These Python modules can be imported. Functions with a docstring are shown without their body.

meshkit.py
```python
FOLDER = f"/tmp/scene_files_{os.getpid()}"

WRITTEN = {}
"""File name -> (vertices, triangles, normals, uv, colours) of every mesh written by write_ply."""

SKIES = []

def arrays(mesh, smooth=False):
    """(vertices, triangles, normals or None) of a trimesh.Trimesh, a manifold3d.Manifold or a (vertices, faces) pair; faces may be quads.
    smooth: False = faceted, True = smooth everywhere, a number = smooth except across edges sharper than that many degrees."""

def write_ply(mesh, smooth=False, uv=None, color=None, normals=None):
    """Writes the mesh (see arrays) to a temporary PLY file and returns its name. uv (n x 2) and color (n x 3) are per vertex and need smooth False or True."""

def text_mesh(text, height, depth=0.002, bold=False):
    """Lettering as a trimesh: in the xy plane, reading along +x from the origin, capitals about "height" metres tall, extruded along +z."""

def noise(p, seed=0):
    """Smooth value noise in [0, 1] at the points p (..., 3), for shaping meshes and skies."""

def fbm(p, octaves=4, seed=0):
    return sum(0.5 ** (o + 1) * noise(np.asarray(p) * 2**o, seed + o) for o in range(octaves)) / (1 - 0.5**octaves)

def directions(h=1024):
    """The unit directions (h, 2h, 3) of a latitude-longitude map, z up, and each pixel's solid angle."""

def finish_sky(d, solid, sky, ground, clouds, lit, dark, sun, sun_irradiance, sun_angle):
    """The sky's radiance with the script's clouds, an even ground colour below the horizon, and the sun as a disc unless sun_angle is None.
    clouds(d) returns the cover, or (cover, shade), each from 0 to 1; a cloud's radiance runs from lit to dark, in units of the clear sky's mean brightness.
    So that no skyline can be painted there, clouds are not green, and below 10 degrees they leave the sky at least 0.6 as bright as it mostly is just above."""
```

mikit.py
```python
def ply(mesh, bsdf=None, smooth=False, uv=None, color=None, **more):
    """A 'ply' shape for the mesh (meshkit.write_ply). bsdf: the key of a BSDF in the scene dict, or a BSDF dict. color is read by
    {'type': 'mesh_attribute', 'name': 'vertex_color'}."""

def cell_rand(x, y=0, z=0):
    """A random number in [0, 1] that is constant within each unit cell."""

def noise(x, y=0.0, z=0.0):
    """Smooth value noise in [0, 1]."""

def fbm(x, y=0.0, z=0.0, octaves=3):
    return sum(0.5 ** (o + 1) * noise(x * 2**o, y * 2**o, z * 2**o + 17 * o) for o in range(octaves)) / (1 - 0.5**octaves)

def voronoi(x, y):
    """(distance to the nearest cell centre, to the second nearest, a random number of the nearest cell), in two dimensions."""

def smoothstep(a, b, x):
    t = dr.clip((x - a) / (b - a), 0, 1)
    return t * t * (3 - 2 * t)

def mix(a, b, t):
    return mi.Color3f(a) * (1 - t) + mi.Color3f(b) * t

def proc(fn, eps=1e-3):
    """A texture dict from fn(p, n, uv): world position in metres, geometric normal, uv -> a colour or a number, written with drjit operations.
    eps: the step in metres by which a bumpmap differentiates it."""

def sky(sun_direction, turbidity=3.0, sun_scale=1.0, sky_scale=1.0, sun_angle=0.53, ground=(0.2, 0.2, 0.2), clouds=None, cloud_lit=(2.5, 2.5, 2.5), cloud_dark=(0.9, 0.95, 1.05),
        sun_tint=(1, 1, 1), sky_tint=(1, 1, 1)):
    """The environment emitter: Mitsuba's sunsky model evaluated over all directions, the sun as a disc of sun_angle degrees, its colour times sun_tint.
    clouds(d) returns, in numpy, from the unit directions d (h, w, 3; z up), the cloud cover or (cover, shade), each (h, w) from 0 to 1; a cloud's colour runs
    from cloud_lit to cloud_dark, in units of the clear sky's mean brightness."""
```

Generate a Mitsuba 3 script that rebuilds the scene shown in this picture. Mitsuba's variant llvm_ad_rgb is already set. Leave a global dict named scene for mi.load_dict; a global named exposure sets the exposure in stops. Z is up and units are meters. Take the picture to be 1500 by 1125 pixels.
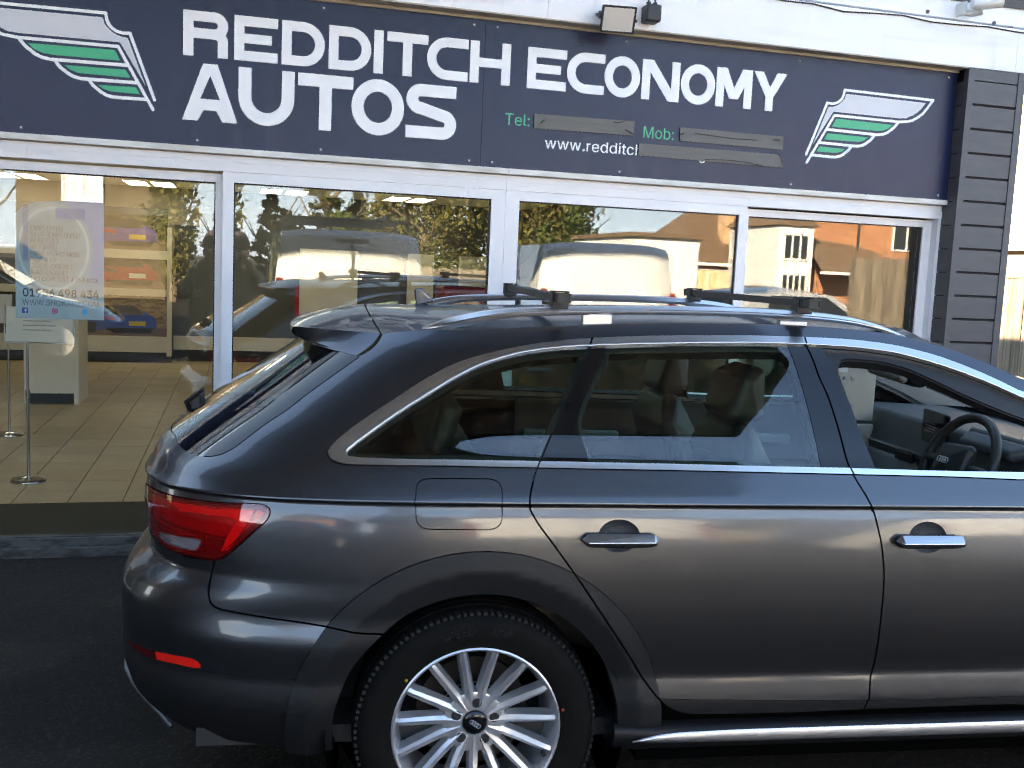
import math, random, json, numpy as np, trimesh, mitsuba as mi, drjit as dr, mikit, meshkit
import manifold3d as m3
from shapely.geometry import Polygon, LineString, Point, box as sbox
from shapely.ops import unary_union
from shapely import affinity, prepared
from scipy.interpolate import PchipInterpolator as PC

T = mi.ScalarTransform4f
scene, labels = {'type': 'scene'}, {}
rnd = random.Random(7); rng = np.random.default_rng(7)

# ------------------------------------------------------------------ camera, sky, exposure
YAW, PITCH, ROLL, EYE = math.radians(15.594), math.radians(6.533), math.radians(-2.566), (0.0, 0.0, 1.5844)
_f = np.array([math.sin(YAW)*math.cos(PITCH), math.cos(YAW)*math.cos(PITCH), -math.sin(PITCH)])
_r = np.array([math.cos(YAW), -math.sin(YAW), 0.0]); _d = np.cross(_f, _r)
_dn = -math.sin(ROLL)*_r + math.cos(ROLL)*_d
scene['camera'] = {'type': 'perspective', 'fov': math.degrees(2*math.atan(750/1465.0)), 'fov_axis': 'x', 'near_clip': 0.02, 'far_clip': 2000.0,
                   'to_world': T().look_at(origin=list(EYE), target=list(np.array(EYE)+_f), up=list(-_dn))}
SUN = (-0.557, 0.740, 0.376)
def thin_cloud(d):
    el = np.clip(d[..., 2], 0, 1); q = d/np.maximum(el[..., None]+.25, .05)
    n = meshkit.fbm(np.stack([q[..., 0]*1.3, q[..., 1]*3.1, 0*el+2.0], -1), 5, 3)
    return np.clip(.05 + .6*np.clip(n-.52, 0, 1) + .80*np.exp(-el*10), 0, .9), np.clip(1.4*(n-.5), 0, .3)
scene['sky'] = mikit.sky(SUN, turbidity=3.5, ground=(0.12, 0.11, 0.10), sun_scale=1.7, sun_tint=(.92, 1.0, 1.16), sky_tint=(.86, .98, 1.12), clouds=thin_cloud, cloud_lit=(3.5, 3.6, 3.75), cloud_dark=(1.2, 1.25, 1.35))
exposure = 4.55

# ------------------------------------------------------------------ helpers
P3 = lambda c: {'type': 'rgb', 'value': list(c) if hasattr(c, '__len__') else [c]*3}
def two(d): return {'type': 'twosided', 'bsdf': d}
def pr(c, rough=.5, metal=0., spec=.5, **k):
    return two({'type': 'principled', 'base_color': c if isinstance(c, dict) else P3(c), 'roughness': rough, 'metallic': metal, 'specular': spec, **k})
proc = mikit.proc; fbm, noise, sm, mix = mikit.fbm, mikit.noise, mikit.smoothstep, mikit.mix
def bsdf(key, d): scene[key] = d; return key
_n = {}
def uniq(k):
    if k not in scene and k not in labels and k not in _n: _n[k] = 0; return k
    _n[k] = _n.get(k, 0) + 1
    return f'{k}_{_n[k]:03d}'
def lab(k, label=None, cat=None, group=None, kind=None):
    d = {a: b for a, b in (('label', label), ('category', cat), ('group', group), ('kind', kind)) if b}
    labels[k] = {**labels.get(k, {}), **d}; return k
def thing(name, label, cat, group=None, kind=None):
    k = uniq(name); return lab(k, label, cat, group, kind)
def add(name, mesh, b, parent=None, smooth=False, label=None, tw=None, kind=None, **more):
    k = uniq((parent + '__' if parent else '') + name)
    d = mesh if isinstance(mesh, dict) else mikit.ply(mesh, b, smooth=smooth)
    d = {**d, **more}
    if tw is not None: d['to_world'] = tw
    scene[k] = d
    if label or kind: lab(k, label, kind=kind)
    return k
def cc(*ms): return trimesh.util.concatenate([m for m in ms if m is not None])
def bx(x0, x1, y0, y1, z0, z1):
    m = trimesh.creation.box((x1-x0, y1-y0, z1-z0)); m.apply_translation(((x0+x1)/2, (y0+y1)/2, (z0+z1)/2)); return m
def M3(m):
    q = m.to_mesh(); return trimesh.Trimesh(q.vert_properties[:, :3], q.tri_verts, process=False)
def hull(pts, r, seg=16):
    s = m3.Manifold.sphere(1.0, seg)
    rr = r if hasattr(r, '__len__') else [r]*len(pts)
    return m3.Manifold.batch_hull([s.scale((q, q, q)).translate(tuple(map(float, p))) for p, q in zip(pts, rr)])
def rbox(x0, x1, y0, y1, z0, z1, r=.01, seg=12):
    return M3(hull([(x, y, z) for x in (x0+r, x1-r) for y in (y0+r, y1-r) for z in (z0+r, z1-r)], r, seg))
def tube(pts, r, seg=10, closed=False):
    pts = np.array(pts, float); n = len(pts); V, F = [], []
    rr = r if hasattr(r, '__len__') else [r]*n
    up = np.array([0, 0, 1.0])
    for i in range(n):
        a = pts[(i+1) % n if closed else min(i+1, n-1)] - pts[(i-1) % n if closed else max(i-1, 0)]
        a /= np.linalg.norm(a) + 1e-12
        b = np.cross(a, up); 
        if np.linalg.norm(b) < .05: b = np.cross(a, [1, 0, 0])
        b /= np.linalg.norm(b); c = np.cross(b, a)
        for k in range(seg):
            t = 2*math.pi*k/seg; V.append(pts[i] + rr[i]*(math.cos(t)*b + math.sin(t)*c))
    for i in range(n if closed else n-1):
        j = (i+1) % n
        for k in range(seg):
            l = (k+1) % seg; F += [[i*seg+k, j*seg+l, i*seg+l], [i*seg+k, j*seg+k, j*seg+l]]
    if not closed:
        V += [pts[0], pts[-1]]; m = len(V)
        for k in range(seg):
            l = (k+1) % seg; F += [[m-2, k, l], [m-1, (n-1)*seg+l, (n-1)*seg+k]]
    t = trimesh.Trimesh(np.array(V), np.array(F), process=False); t.fix_normals() if False else None
    return t
def polys_of(g): return [q for q in (g.geoms if hasattr(g, 'geoms') else [g]) if q.geom_type == 'Polygon' and q.area > 1e-9]
def ext(g, depth):
    return cc(*[trimesh.creation.extrude_polygon(q, depth, engine='earcut') for q in polys_of(g)])
def upright(m, y, back=False):
    """a mesh drawn in (x, z) and extruded: x stays, y becomes z, the extrusion comes towards -y from the plane y"""
    v = np.array(m.vertices); m = m.copy(); m.vertices = np.c_[v[:, 0], y - v[:, 2], v[:, 1]]; return m
def lathe(prof, seg=48): return trimesh.creation.revolve(np.array(prof, float), sections=seg)
def rotx(m, deg): m = m.copy(); m.apply_transform(trimesh.transformations.rotation_matrix(math.radians(deg), [1, 0, 0])); return m
def rotz(m, deg): m = m.copy(); m.apply_transform(trimesh.transformations.rotation_matrix(math.radians(deg), [0, 0, 1])); return m
def mv(m, x, y, z): m = m.copy(); m.apply_translation((x, y, z)); return m

# ------------------------------------------------------------------ materials
def asphalt(p, n, uv):
    g = fbm(p.x*55, p.y*55, 0, 3); st = fbm(p.x*1.3+3, p.y*1.3, 0, 4); w = sm(.50, .62, fbm(p.x*.9+11, p.y*1.7+5, 0, 4))
    sp = sm(.70, .78, noise(p.x*140, p.y*140))
    c = mix((.011, .0103, .009), (.024, .021, .0165), g*.6 + st*.4)
    c = mix(c, mi.Color3f(.006, .006, .0056), w*.8)
    return mix(c, mi.Color3f(.05, .046, .04), sp*.35)
bsdf('m_asphalt', two({'type': 'bumpmap', 'arbitrary': {**proc(lambda p, n, uv: fbm(p.x*70, p.y*70, 0, 3), eps=2e-3)}, 'scale': .006,
     'bsdf': {'type': 'principled', 'base_color': proc(asphalt), 'roughness': proc(lambda p, n, uv: .88 - .22*sm(.50, .62, fbm(p.x*.9+11, p.y*1.7+5, 0, 4))), 'specular': .22}}))
bsdf('m_paint', two({'type': 'blendbsdf', 'weight': .50,
    'b0': {'type': 'roughplastic', 'diffuse_reflectance': P3((.014, .0142, .015)), 'int_ior': 1.75, 'alpha': .007},
    'b1': {'type': 'principled', 'base_color': P3((.158, .170, .190)), 'metallic': 1., 'roughness': .33, 'specular': .5}}))
bsdf('m_cladding', pr((.0105, .0112, .0122), .52, 0, .35))
bsdf('m_lowblack', pr((.008, .0082, .009), .5, 0, .35))
bsdf('m_gap', two({'type': 'diffuse', 'reflectance': P3(.002)}))
bsdf('m_gloss_black', two({'type': 'plastic', 'diffuse_reflectance': P3((.006, .006, .007)), 'int_ior': 1.5}))
bsdf('m_seal', pr((.012, .012, .012), .5))
bsdf('m_alu', pr((.80, .79, .77), .27, 1.))
bsdf('m_alu_sill', pr((.58, .60, .63), .40, 1.))
bsdf('m_rail', pr((.82, .81, .80), .26, 1.))
bsdf('m_diffuser', pr((.16, .165, .17), .4, .7)); bsdf('m_handle', pr((.58, .58, .58), .30, 1.))
bsdf('m_foot', pr((.42, .42, .43), .35, 1.)); bsdf('m_chrome', pr((.78, .78, .78), .06, 1.))
bsdf('m_window', {'type': 'thindielectric', 'int_ior': 1.52, 'specular_transmittance': P3((.60, .73, .63))})
bsdf('m_privacy', {'type': 'thindielectric', 'int_ior': 1.52, 'specular_transmittance': P3((.44, .56, .47))})
bsdf('m_windscreen', {'type': 'thindielectric', 'int_ior': 1.52, 'specular_transmittance': P3((.80, .86, .82))})
bsdf('m_lens_red', {'type': 'thindielectric', 'int_ior': 1.55, 'specular_transmittance': P3((.88, .022, .030))})
bsdf('m_lens_clear', {'type': 'thindielectric', 'int_ior': 1.55, 'specular_transmittance': P3((.93, .93, .94))})
bsdf('m_lamp_inner', two({'type': 'bumpmap', 'arbitrary': {**proc(lambda p, n, uv: .5+.5*dr.sin((p.x+p.y*.6)*420)*dr.sin(p.z*160), eps=6e-4)}, 'scale': .0011, 'bsdf': {'type': 'principled', 'base_color': P3((.66, .66, .67)), 'metallic': .4, 'roughness': .34}}))
bsdf('m_lamp_dark', pr((.20, .20, .20), .4))
bsdf('m_red_lens', two({'type': 'plastic', 'diffuse_reflectance': P3((.20, .004, .007)), 'int_ior': 1.5}))
bsdf('m_cup', pr((.040, .042, .046), .38))
bsdf('m_red_bright', two({'type': 'plastic', 'diffuse_reflectance': P3((.95, .55, .35)), 'int_ior': 1.5}))
bsdf('m_red_dark', two({'type': 'plastic', 'diffuse_reflectance': P3((.07, .002, .004)), 'int_ior': 1.5}))
bsdf('m_red_reflector', two({'type': 'plastic', 'diffuse_reflectance': P3((.80, .020, .012)), 'int_ior': 1.5}))
bsdf('m_clear_lens', two({'type': 'bumpmap', 'arbitrary': {**proc(lambda p, n, uv: .5+.5*dr.sin(p.z*700), eps=4e-4)}, 'scale': .0016, 'bsdf': {'type': 'plastic', 'diffuse_reflectance': P3((.26, .26, .275)), 'int_ior': 1.5}}))
bsdf('m_tyre', two({'type': 'bumpmap', 'arbitrary': {**proc(lambda p, n, uv: noise(p.x*420, p.y*420, p.z*420), eps=1e-3)}, 'scale': .0006,
     'bsdf': {'type': 'principled', 'base_color': proc(lambda p, n, uv: mix((.0028, .0028, .0028), (.0075, .007, .006), fbm(p.x*25, p.y*25, p.z*25, 3))), 'roughness': .75, 'specular': .14}}))
bsdf('m_tyre_text', pr((.0075, .0075, .008), .7, 0, .2))
bsdf('m_mud', pr(proc(lambda p, n, uv: mix((.005, .005, .005), (.012, .0095, .007), sm(.45, .7, fbm(p.x*40, p.y*40, p.z*40, 3)))), .8))
bsdf('m_rim', two({'type': 'blendbsdf', 'weight': .62, 'b0': {'type': 'plastic', 'diffuse_reflectance': P3((.40, .40, .41)), 'int_ior': 1.5},
     'b1': {'type': 'principled', 'base_color': P3((.70, .70, .72)), 'metallic': 1., 'roughness': .34}}))
bsdf('m_brake', pr((.030, .024, .018), .6, .5))
bsdf('m_steel_bright', pr((.55, .55, .55), .3, 1.))
bsdf('m_yellow', pr((.35, .22, .02), .6)); bsdf('m_orange', pr((.45, .05, .02), .6))
bsdf('m_leather', pr((.026, .027, .026), .45)); bsdf('m_leather_dark', pr((.026, .027, .027), .5))
bsdf('m_dash', pr((.060, .066, .070), .5)); bsdf('m_dash_grey', pr((.30, .32, .32), .5))
bsdf('m_trim_beige', pr((.40, .37, .31), .6)); bsdf('m_trim_grey', pr((.30, .31, .31), .6))
bsdf('m_screen', two({'type': 'plastic', 'diffuse_reflectance': P3(.004), 'int_ior': 1.5}))
bsdf('m_screen_text', pr((.35, .20, .18), .6))
bsdf('m_plastic_black', pr((.020, .020, .020), .5)); bsdf('m_bar', pr((.032, .031, .030), .55))
# shop
bsdf('m_upvc', two({'type': 'roughplastic', 'diffuse_reflectance': proc(lambda p, n, uv: mix((.74, .75, .77), (.80, .80, .81), fbm(p.x*3, p.y*3, p.z*9, 2))), 'alpha': .12, 'int_ior': 1.46}))
def fascia(p, n, uv):
    d = sm(.55, .8, fbm(p.x*1.2, 0, p.z*9+4, 3)); s = sm(.62, .80, noise(p.x*23, 3.7, p.z*1.2))*sm(3.2, 2.95, p.z)
    return mix((.80, .80, .79), (.56, .53, .47), d*.35 + s*.35)
bsdf('m_fascia', pr(proc(fascia), .5))
bsdf('m_soffit', pr(proc(lambda p, n, uv: mix((.50, .45, .36), (.36, .31, .23), fbm(p.x*4, p.y*4, 0, 3))), .7))
bsdf('m_trim_grey_white', pr(proc(lambda p, n, uv: mix((.66, .65, .61), (.50, .48, .43), sm(.4, .8, fbm(p.x*6, 0, p.z*20, 3)))), .4))
bsdf('m_navy', two({'type': 'roughplastic', 'diffuse_reflectance': proc(lambda p, n, uv: mix(mix((.009, .016, .050), (.012, .020, .058), fbm(p.x*2, 0, p.z*2, 2)), mi.Color3f(.030, .034, .060), .55*sm(.55, .8, noise(p.x*19, 1.3, p.z*1.1))*sm(.45, .75, fbm(p.x*1.1, 0, p.z*2.2+3, 3)))), 'alpha': .14, 'int_ior': 1.40}))
bsdf('m_navy_flat', two({'type': 'roughplastic', 'diffuse_reflectance': P3((.014, .020, .055)), 'alpha': .18, 'int_ior': 1.5}))
bsdf('m_sign_white', two({'type': 'roughplastic', 'diffuse_reflectance': P3((.86, .87, .87)), 'alpha': .15, 'int_ior': 1.46}))
bsdf('m_sign_silver', two({'type': 'roughplastic', 'diffuse_reflectance': P3((.62, .63, .65)), 'alpha': .15, 'int_ior': 1.46}))
bsdf('m_sign_green', two({'type': 'roughplastic', 'diffuse_reflectance': P3((.045, .42, .20)), 'alpha': .15, 'int_ior': 1.46}))
bsdf('m_tape', pr(proc(lambda p, n, uv: mix((.095, .092, .083), (.135, .128, .112), fbm(p.x*9, 0, p.z*60, 3))), .55))
bsdf('m_tape_fold', pr((.03, .03, .028), .6))
bsdf('m_anthracite', two({'type': 'roughplastic', 'diffuse_reflectance': proc(lambda p, n, uv: mix((.066, .066, .071), (.088, .086, .088), fbm(p.x*7, p.y*7, p.z*30, 3))), 'alpha': .3, 'int_ior': 1.48}))
bsdf('m_shopglass', {'type': 'thindielectric', 'int_ior': 1.52, 'specular_transmittance': P3((.93, .96, .94))})
bsdf('m_concrete', pr(proc(lambda p, n, uv: mix((.085, .088, .082), (.030, .031, .028), sm(.35, .75, fbm(p.x*14, p.y*14, p.z*30, 4)))), .8))
bsdf('m_mat', pr(proc(lambda p, n, uv: mix((.030, .028, .019), (.042, .038, .026), noise(p.x*160, p.y*160))), .9))
for i, a in enumerate((1., .93, 1.06)):
    bsdf(f'm_tile{i}', two({'type': 'roughplastic', 'diffuse_reflectance': proc((lambda a: lambda p, n, uv: mix((.37*a, .295*a, .18*a), (.44*a, .355*a, .22*a), fbm(p.x*9, p.y*9, 0, 4)))(a)), 'alpha': .22, 'int_ior': 1.45}))
bsdf('m_grout', pr((.11, .095, .07), .9))
bsdf('m_wall_cream', pr(proc(lambda p, n, uv: mix((.46, .43, .36), (.42, .39, .32), fbm(p.x*2, p.y*2, p.z*2, 2))), .8))
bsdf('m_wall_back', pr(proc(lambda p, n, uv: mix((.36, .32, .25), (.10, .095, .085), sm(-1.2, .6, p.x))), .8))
bsdf('m_wall_grey', pr((.075, .08, .078), .7)); bsdf('m_wall_dark', pr((.030, .030, .032), .6))
bsdf('m_ceiling', pr((.70, .70, .67), .9))
bsdf('m_board_white', pr((.58, .55, .47), .6)); bsdf('m_white_melamine', pr((.70, .67, .60), .45))
bsdf('m_card', pr((.62, .62, .60), .6)); bsdf('m_card_text', pr((.3, .3, .32), .6))
def poster(p, n, uv):
    x, z = p.x + .872, p.z - 1.53
    c = mix((.40, .48, .54), (.28, .36, .42), sm(-.3, .3, z))
    c = mix(c, mi.Color3f(.30, .34, .62), sm(.10, .16, x+.10*sm(.05, .28, z))*sm(-.20, -.02, z)*.85)
    r = dr.sqrt(dr.square((x+.03)*1.25) + dr.square(z-.055))
    c = mix(c, mi.Color3f(.36, .42, .46), sm(.235, .228, r))
    ring = sm(.215, .21, r)*sm(.195, .20, r); spoke = sm(.2, .7, noise((x+.03)*17, (z-.06)*17))*sm(.19, .17, r)
    c = mix(c, mi.Color3f(.62, .68, .72), ring*.8); c = mix(c, mi.Color3f(.26, .31, .36), spoke*.30)
    c = mix(c, mi.Color3f(.10, .16, .45), sm(.012, .0, dr.abs(z-.235)-.022)*sm(.075, .065, dr.abs(x-.05))*.8)
    return mix(c, mi.Color3f(.12, .14, .34), sm(-.145, -.152, x)*sm(-.175, -.172, x)*sm(-.02, .0, z)*.7)
bsdf('m_poster', pr(proc(poster), .4))
bsdf('m_poster_text', pr((.018, .022, .04), .5)); bsdf('m_poster_text_light', pr((.09, .11, .15), .5))
bsdf('m_blue_banner', pr(proc(lambda p, n, uv: mix((.24, .27, .55), (.32, .36, .62), fbm(p.x*8, 0, p.z*8, 2))), .5))
bsdf('m_icon_blue', pr((.04, .09, .32), .5)); bsdf('m_icon_pink', pr((.50, .06, .22), .5)); bsdf('m_icon_sky', pr((.08, .40, .75), .5)); bsdf('m_icon_white', pr((.7, .72, .75), .5))
bsdf('m_pic_desert', pr(proc(lambda p, n, uv: mix((.16, .085, .035), (.32, .22, .12), sm(.3, .7, fbm(p.x*16, 0, p.z*34, 4)))), .5))
bsdf('m_pic_track', pr(proc(lambda p, n, uv: mix((.025, .03, .018), (.10, .075, .03), sm(.4, .7, fbm(p.x*14, 0, p.z*22, 4)))), .5))
bsdf('m_pic_road', pr((.15, .10, .085), .5)); bsdf('m_pic_blue', pr((.030, .075, .36), .35)); bsdf('m_pic_red', pr((.32, .015, .018), .35)); bsdf('m_pic_black', pr((.012, .012, .014), .4))
bsdf('m_pic_yellow', pr((.50, .36, .04), .5)); bsdf('m_pic_grass', pr((.10, .16, .03), .6)); bsdf('m_pic_purple', pr((.10, .07, .30), .35))
bsdf('m_floodlens', pr((.60, .575, .52), .35)); bsdf('m_cable', pr((.02, .02, .022), .6))
bsdf('m_camera_white', pr((.62, .62, .58), .4))
# surroundings
def brick(c0, c1, mort):
    def f(p, n, uv):
        h = dr.select(dr.abs(n.x) > dr.abs(n.y), p.y, p.x); r = dr.floor(p.z/.075); o = .5*(r - 2*dr.floor(r/2))
        u = h/.225 + o; fu = u - dr.floor(u); fz = p.z/.075 - r
        m = sm(0, .05, fu)*sm(1, .95, fu)*sm(0, .13, fz)*sm(1, .87, fz)
        return mix(mort, mix(c0, c1, mikit.cell_rand(u, r)), m)
    return f
bsdf('m_brick_orange', pr(proc(brick((.34, .125, .05), (.46, .19, .085), (.42, .34, .25))), .85))
bsdf('m_brick_dark', pr(proc(brick((.13, .075, .05), (.19, .11, .075), (.17, .15, .13))), .9))
bsdf('m_brick_buff', pr(proc(brick((.44, .27, .14), (.56, .36, .20), (.50, .42, .33))), .85))
bsdf('m_render_tan', pr(proc(lambda p, n, uv: mix((.15, .115, .07), (.12, .09, .05), fbm(p.x, p.y, p.z, 3))), .9))
bsdf('m_roof_brown', pr(proc(lambda p, n, uv: mix((.20, .135, .085), (.13, .085, .055), fbm(p.x*6, p.y*6, p.z*22, 3))), .9))
bsdf('m_roof_grey', pr((.10, .095, .09), .9))
bsdf('m_white_paint', pr((.78, .78, .76), .5)); bsdf('m_dark_glass', two({'type': 'plastic', 'diffuse_reflectance': P3((.02, .022, .022)), 'int_ior': 1.5}))
bsdf('m_curtain', pr((.62, .52, .30), .8))
def fencewood(p, n, uv):
    g = fbm(p.y*40, p.x*40, p.z*2.2, 4)
    return mix((.30, .25, .19), (.15, .12, .085), sm(.35, .75, g))
bsdf('m_fence', pr(proc(fencewood), .9)); bsdf('m_fence_b', pr(proc(lambda p, n, uv: fencewood(p, n, uv)*.78), .9))
bsdf('m_slate_plate', pr((.16, .16, .145), .7))
bsdf('m_van_white', two({'type': 'plastic', 'diffuse_reflectance': P3((.78, .79, .80)), 'int_ior': 1.5}))
bsdf('m_car_black', two({'type': 'plastic', 'diffuse_reflectance': P3((.012, .013, .016)), 'int_ior': 1.5}))
bsdf('m_car_silver', two({'type': 'plastic', 'diffuse_reflectance': P3((.42, .43, .45)), 'int_ior': 1.5}))
bsdf('m_canopy_sheet', pr(proc(lambda p, n, uv: mix((.31, .275, .22), (.23, .20, .155), fbm(p.x*2, p.y*.6, 0, 3))), .6))
bsdf('m_canopy_steel', pr((.10, .10, .10), .6))
def leafb(key, c): bsdf(key, two({'type': 'principled', 'base_color': P3(c), 'roughness': .6, 'specular': .3}))
leafb('m_leaf_gold', (.115, .105, .028)); leafb('m_leaf_green', (.060, .085, .022)); leafb('m_leaf_dark', (.035, .052, .020)); leafb('m_leaf_olive', (.085, .095, .026))
bsdf('m_bark', pr((.16, .12, .08), .9)); bsdf('m_grass', pr(proc(lambda p, n, uv: mix((.06, .085, .02), (.10, .10, .035), fbm(p.x*3, p.y*3, 0, 3))), .95))
bsdf('m_skin', pr((.42, .25, .18), .5)); bsdf('m_jacket', pr(proc(lambda p, n, uv: mix((.27, .24, .17), (.36, .32, .235), fbm(p.x*20, p.y*20, p.z*6, 3))), .85))
bsdf('m_hat', pr((.10, .085, .10), .8)); bsdf('m_hatbrim', pr((.30, .18, .12), .8)); bsdf('m_trousers', pr((.030, .034, .045), .8)); bsdf('m_shoe', pr((.02, .018, .016), .5))
LAMP = 0.115

# ------------------------------------------------------------------ the setting
lab(add('ground', trimesh.Trimesh([[-150, -150, 0], [150, -150, 0], [150, 5.46, 0], [-150, 5.46, 0]], [[0, 1, 2], [0, 2, 3]], process=False), 'm_asphalt'), 'dark worn asphalt forecourt in front of the shop', kind='structure')
lab(add('grass', trimesh.Trimesh([[-150, 5.46, -.004], [150, 5.46, -.004], [150, 150, -.004], [-150, 150, -.004]], [[0, 1, 2], [0, 2, 3]], process=False), 'm_grass'), 'rough ground behind the shop', kind='structure')
# showroom floor: every tile the photograph lets you tell apart is a part
FLOOR = add('showroom_floor', bx(-6.4, 4.28, 5.57, 15.3, -.03, .044), 'm_grout'); lab(FLOOR, 'tiled showroom floor behind the glass', kind='structure')
TS = .3155; tile = rbox(-TS/2+.003, TS/2-.003, -TS/2+.003, TS/2-.003, -.009, 0, .0015, 6)
tile = bx(-TS/2+.003, TS/2-.003, -TS/2+.003, TS/2-.003, -.009, 0)
tply = [mikit.ply(tile, f'm_tile{i}') for i in range(3)]
rest = []; X0 = -.977
for j in range(28):
    y = 6.47+TS*(j+.5)
    for i in range(-17, 17):
        x = X0+TS*(i+.5)
        if x > 4.1 or x < -6.2 or y > 15.2: continue
        vis_ = (-2.6 < x < .95 and y < 6.47+TS*24 and x > -.35*(y-5.5)-.7)
        if vis_ and len([1 for k in scene if k.startswith('showroom_floor__tile')]) < 290:
            scene[uniq('showroom_floor__tile')] = {**tply[rnd.randrange(3)], 'to_world': T().translate([x, y, .0500+rnd.uniform(-.0006, .0006)])}
        else: rest.append(mv(tile, x, y, .05))
lab(add('tiling', cc(*rest), 'm_tile0', FLOOR), kind='stuff')
lab(add('entrance_mat', bx(-6.2, 4.2, 5.66, 6.465, .0442, .0515), 'm_mat'), 'dark brown entrance mat inside the glass doors', 'mat')

# ------------------------------------------------------------------ the shop
SHOP = thing('car_showroom', 'single storey car showroom with white fascia and glazed front', 'shop building')
S = lambda n, m, b, **k: add(n, m, b, SHOP, **k)
S('threshold', cc(bx(-6.4, 4.33, 5.46, 5.64, -.02, .048), bx(-6.4, 4.33, 5.462, 5.475, .0, .038)), 'm_concrete')
S('bottom_track', cc(bx(-6.4, 4.32, 5.50, 5.60, .0482, .062), bx(-6.4, 4.32, 5.497, 5.515, .0484, .092), bx(-6.4, 4.32, 5.585, 5.60, .0484, .085)), 'm_concrete')
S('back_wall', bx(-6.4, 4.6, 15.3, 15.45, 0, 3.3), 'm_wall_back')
S('side_wall', bx(-6.6, -6.4, 5.46, 15.45, 0, 3.3), 'm_wall_cream'); S('side_wall', bx(4.32, 4.75, 5.56, 15.45, 0, 3.3), 'm_wall_grey')
S('ceiling', bx(-6.4, 4.32, 5.62, 15.3, 2.52, 2.56), 'm_ceiling')
S('roof', bx(-6.6, 4.76, 5.36, 15.5, 3.32, 3.40), 'm_roof_grey')
S('lintel', bx(-6.4, 4.32, 5.50, 5.62, 2.105, 3.32), 'm_wall_cream')
def fas(x0, x1): return bx(x0, x1, 5.35, 5.495, 2.937, 3.195)
for x0, x1 in ((-6.6, -2.4), (-2.398, 1.6), (1.602, 4.640), (4.642, 4.80)): S('fascia_board', fas(x0, x1), 'm_fascia')
for x0, x1 in ((-6.6, 4.2), (4.202, 4.80)): S('upper_fascia', bx(x0, x1, 5.375, 5.495, 3.215, 3.42), 'm_fascia')
S('gutter_gap', bx(-6.6, 4.8, 5.41, 5.49, 3.19, 3.22), 'm_canopy_steel')
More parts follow.
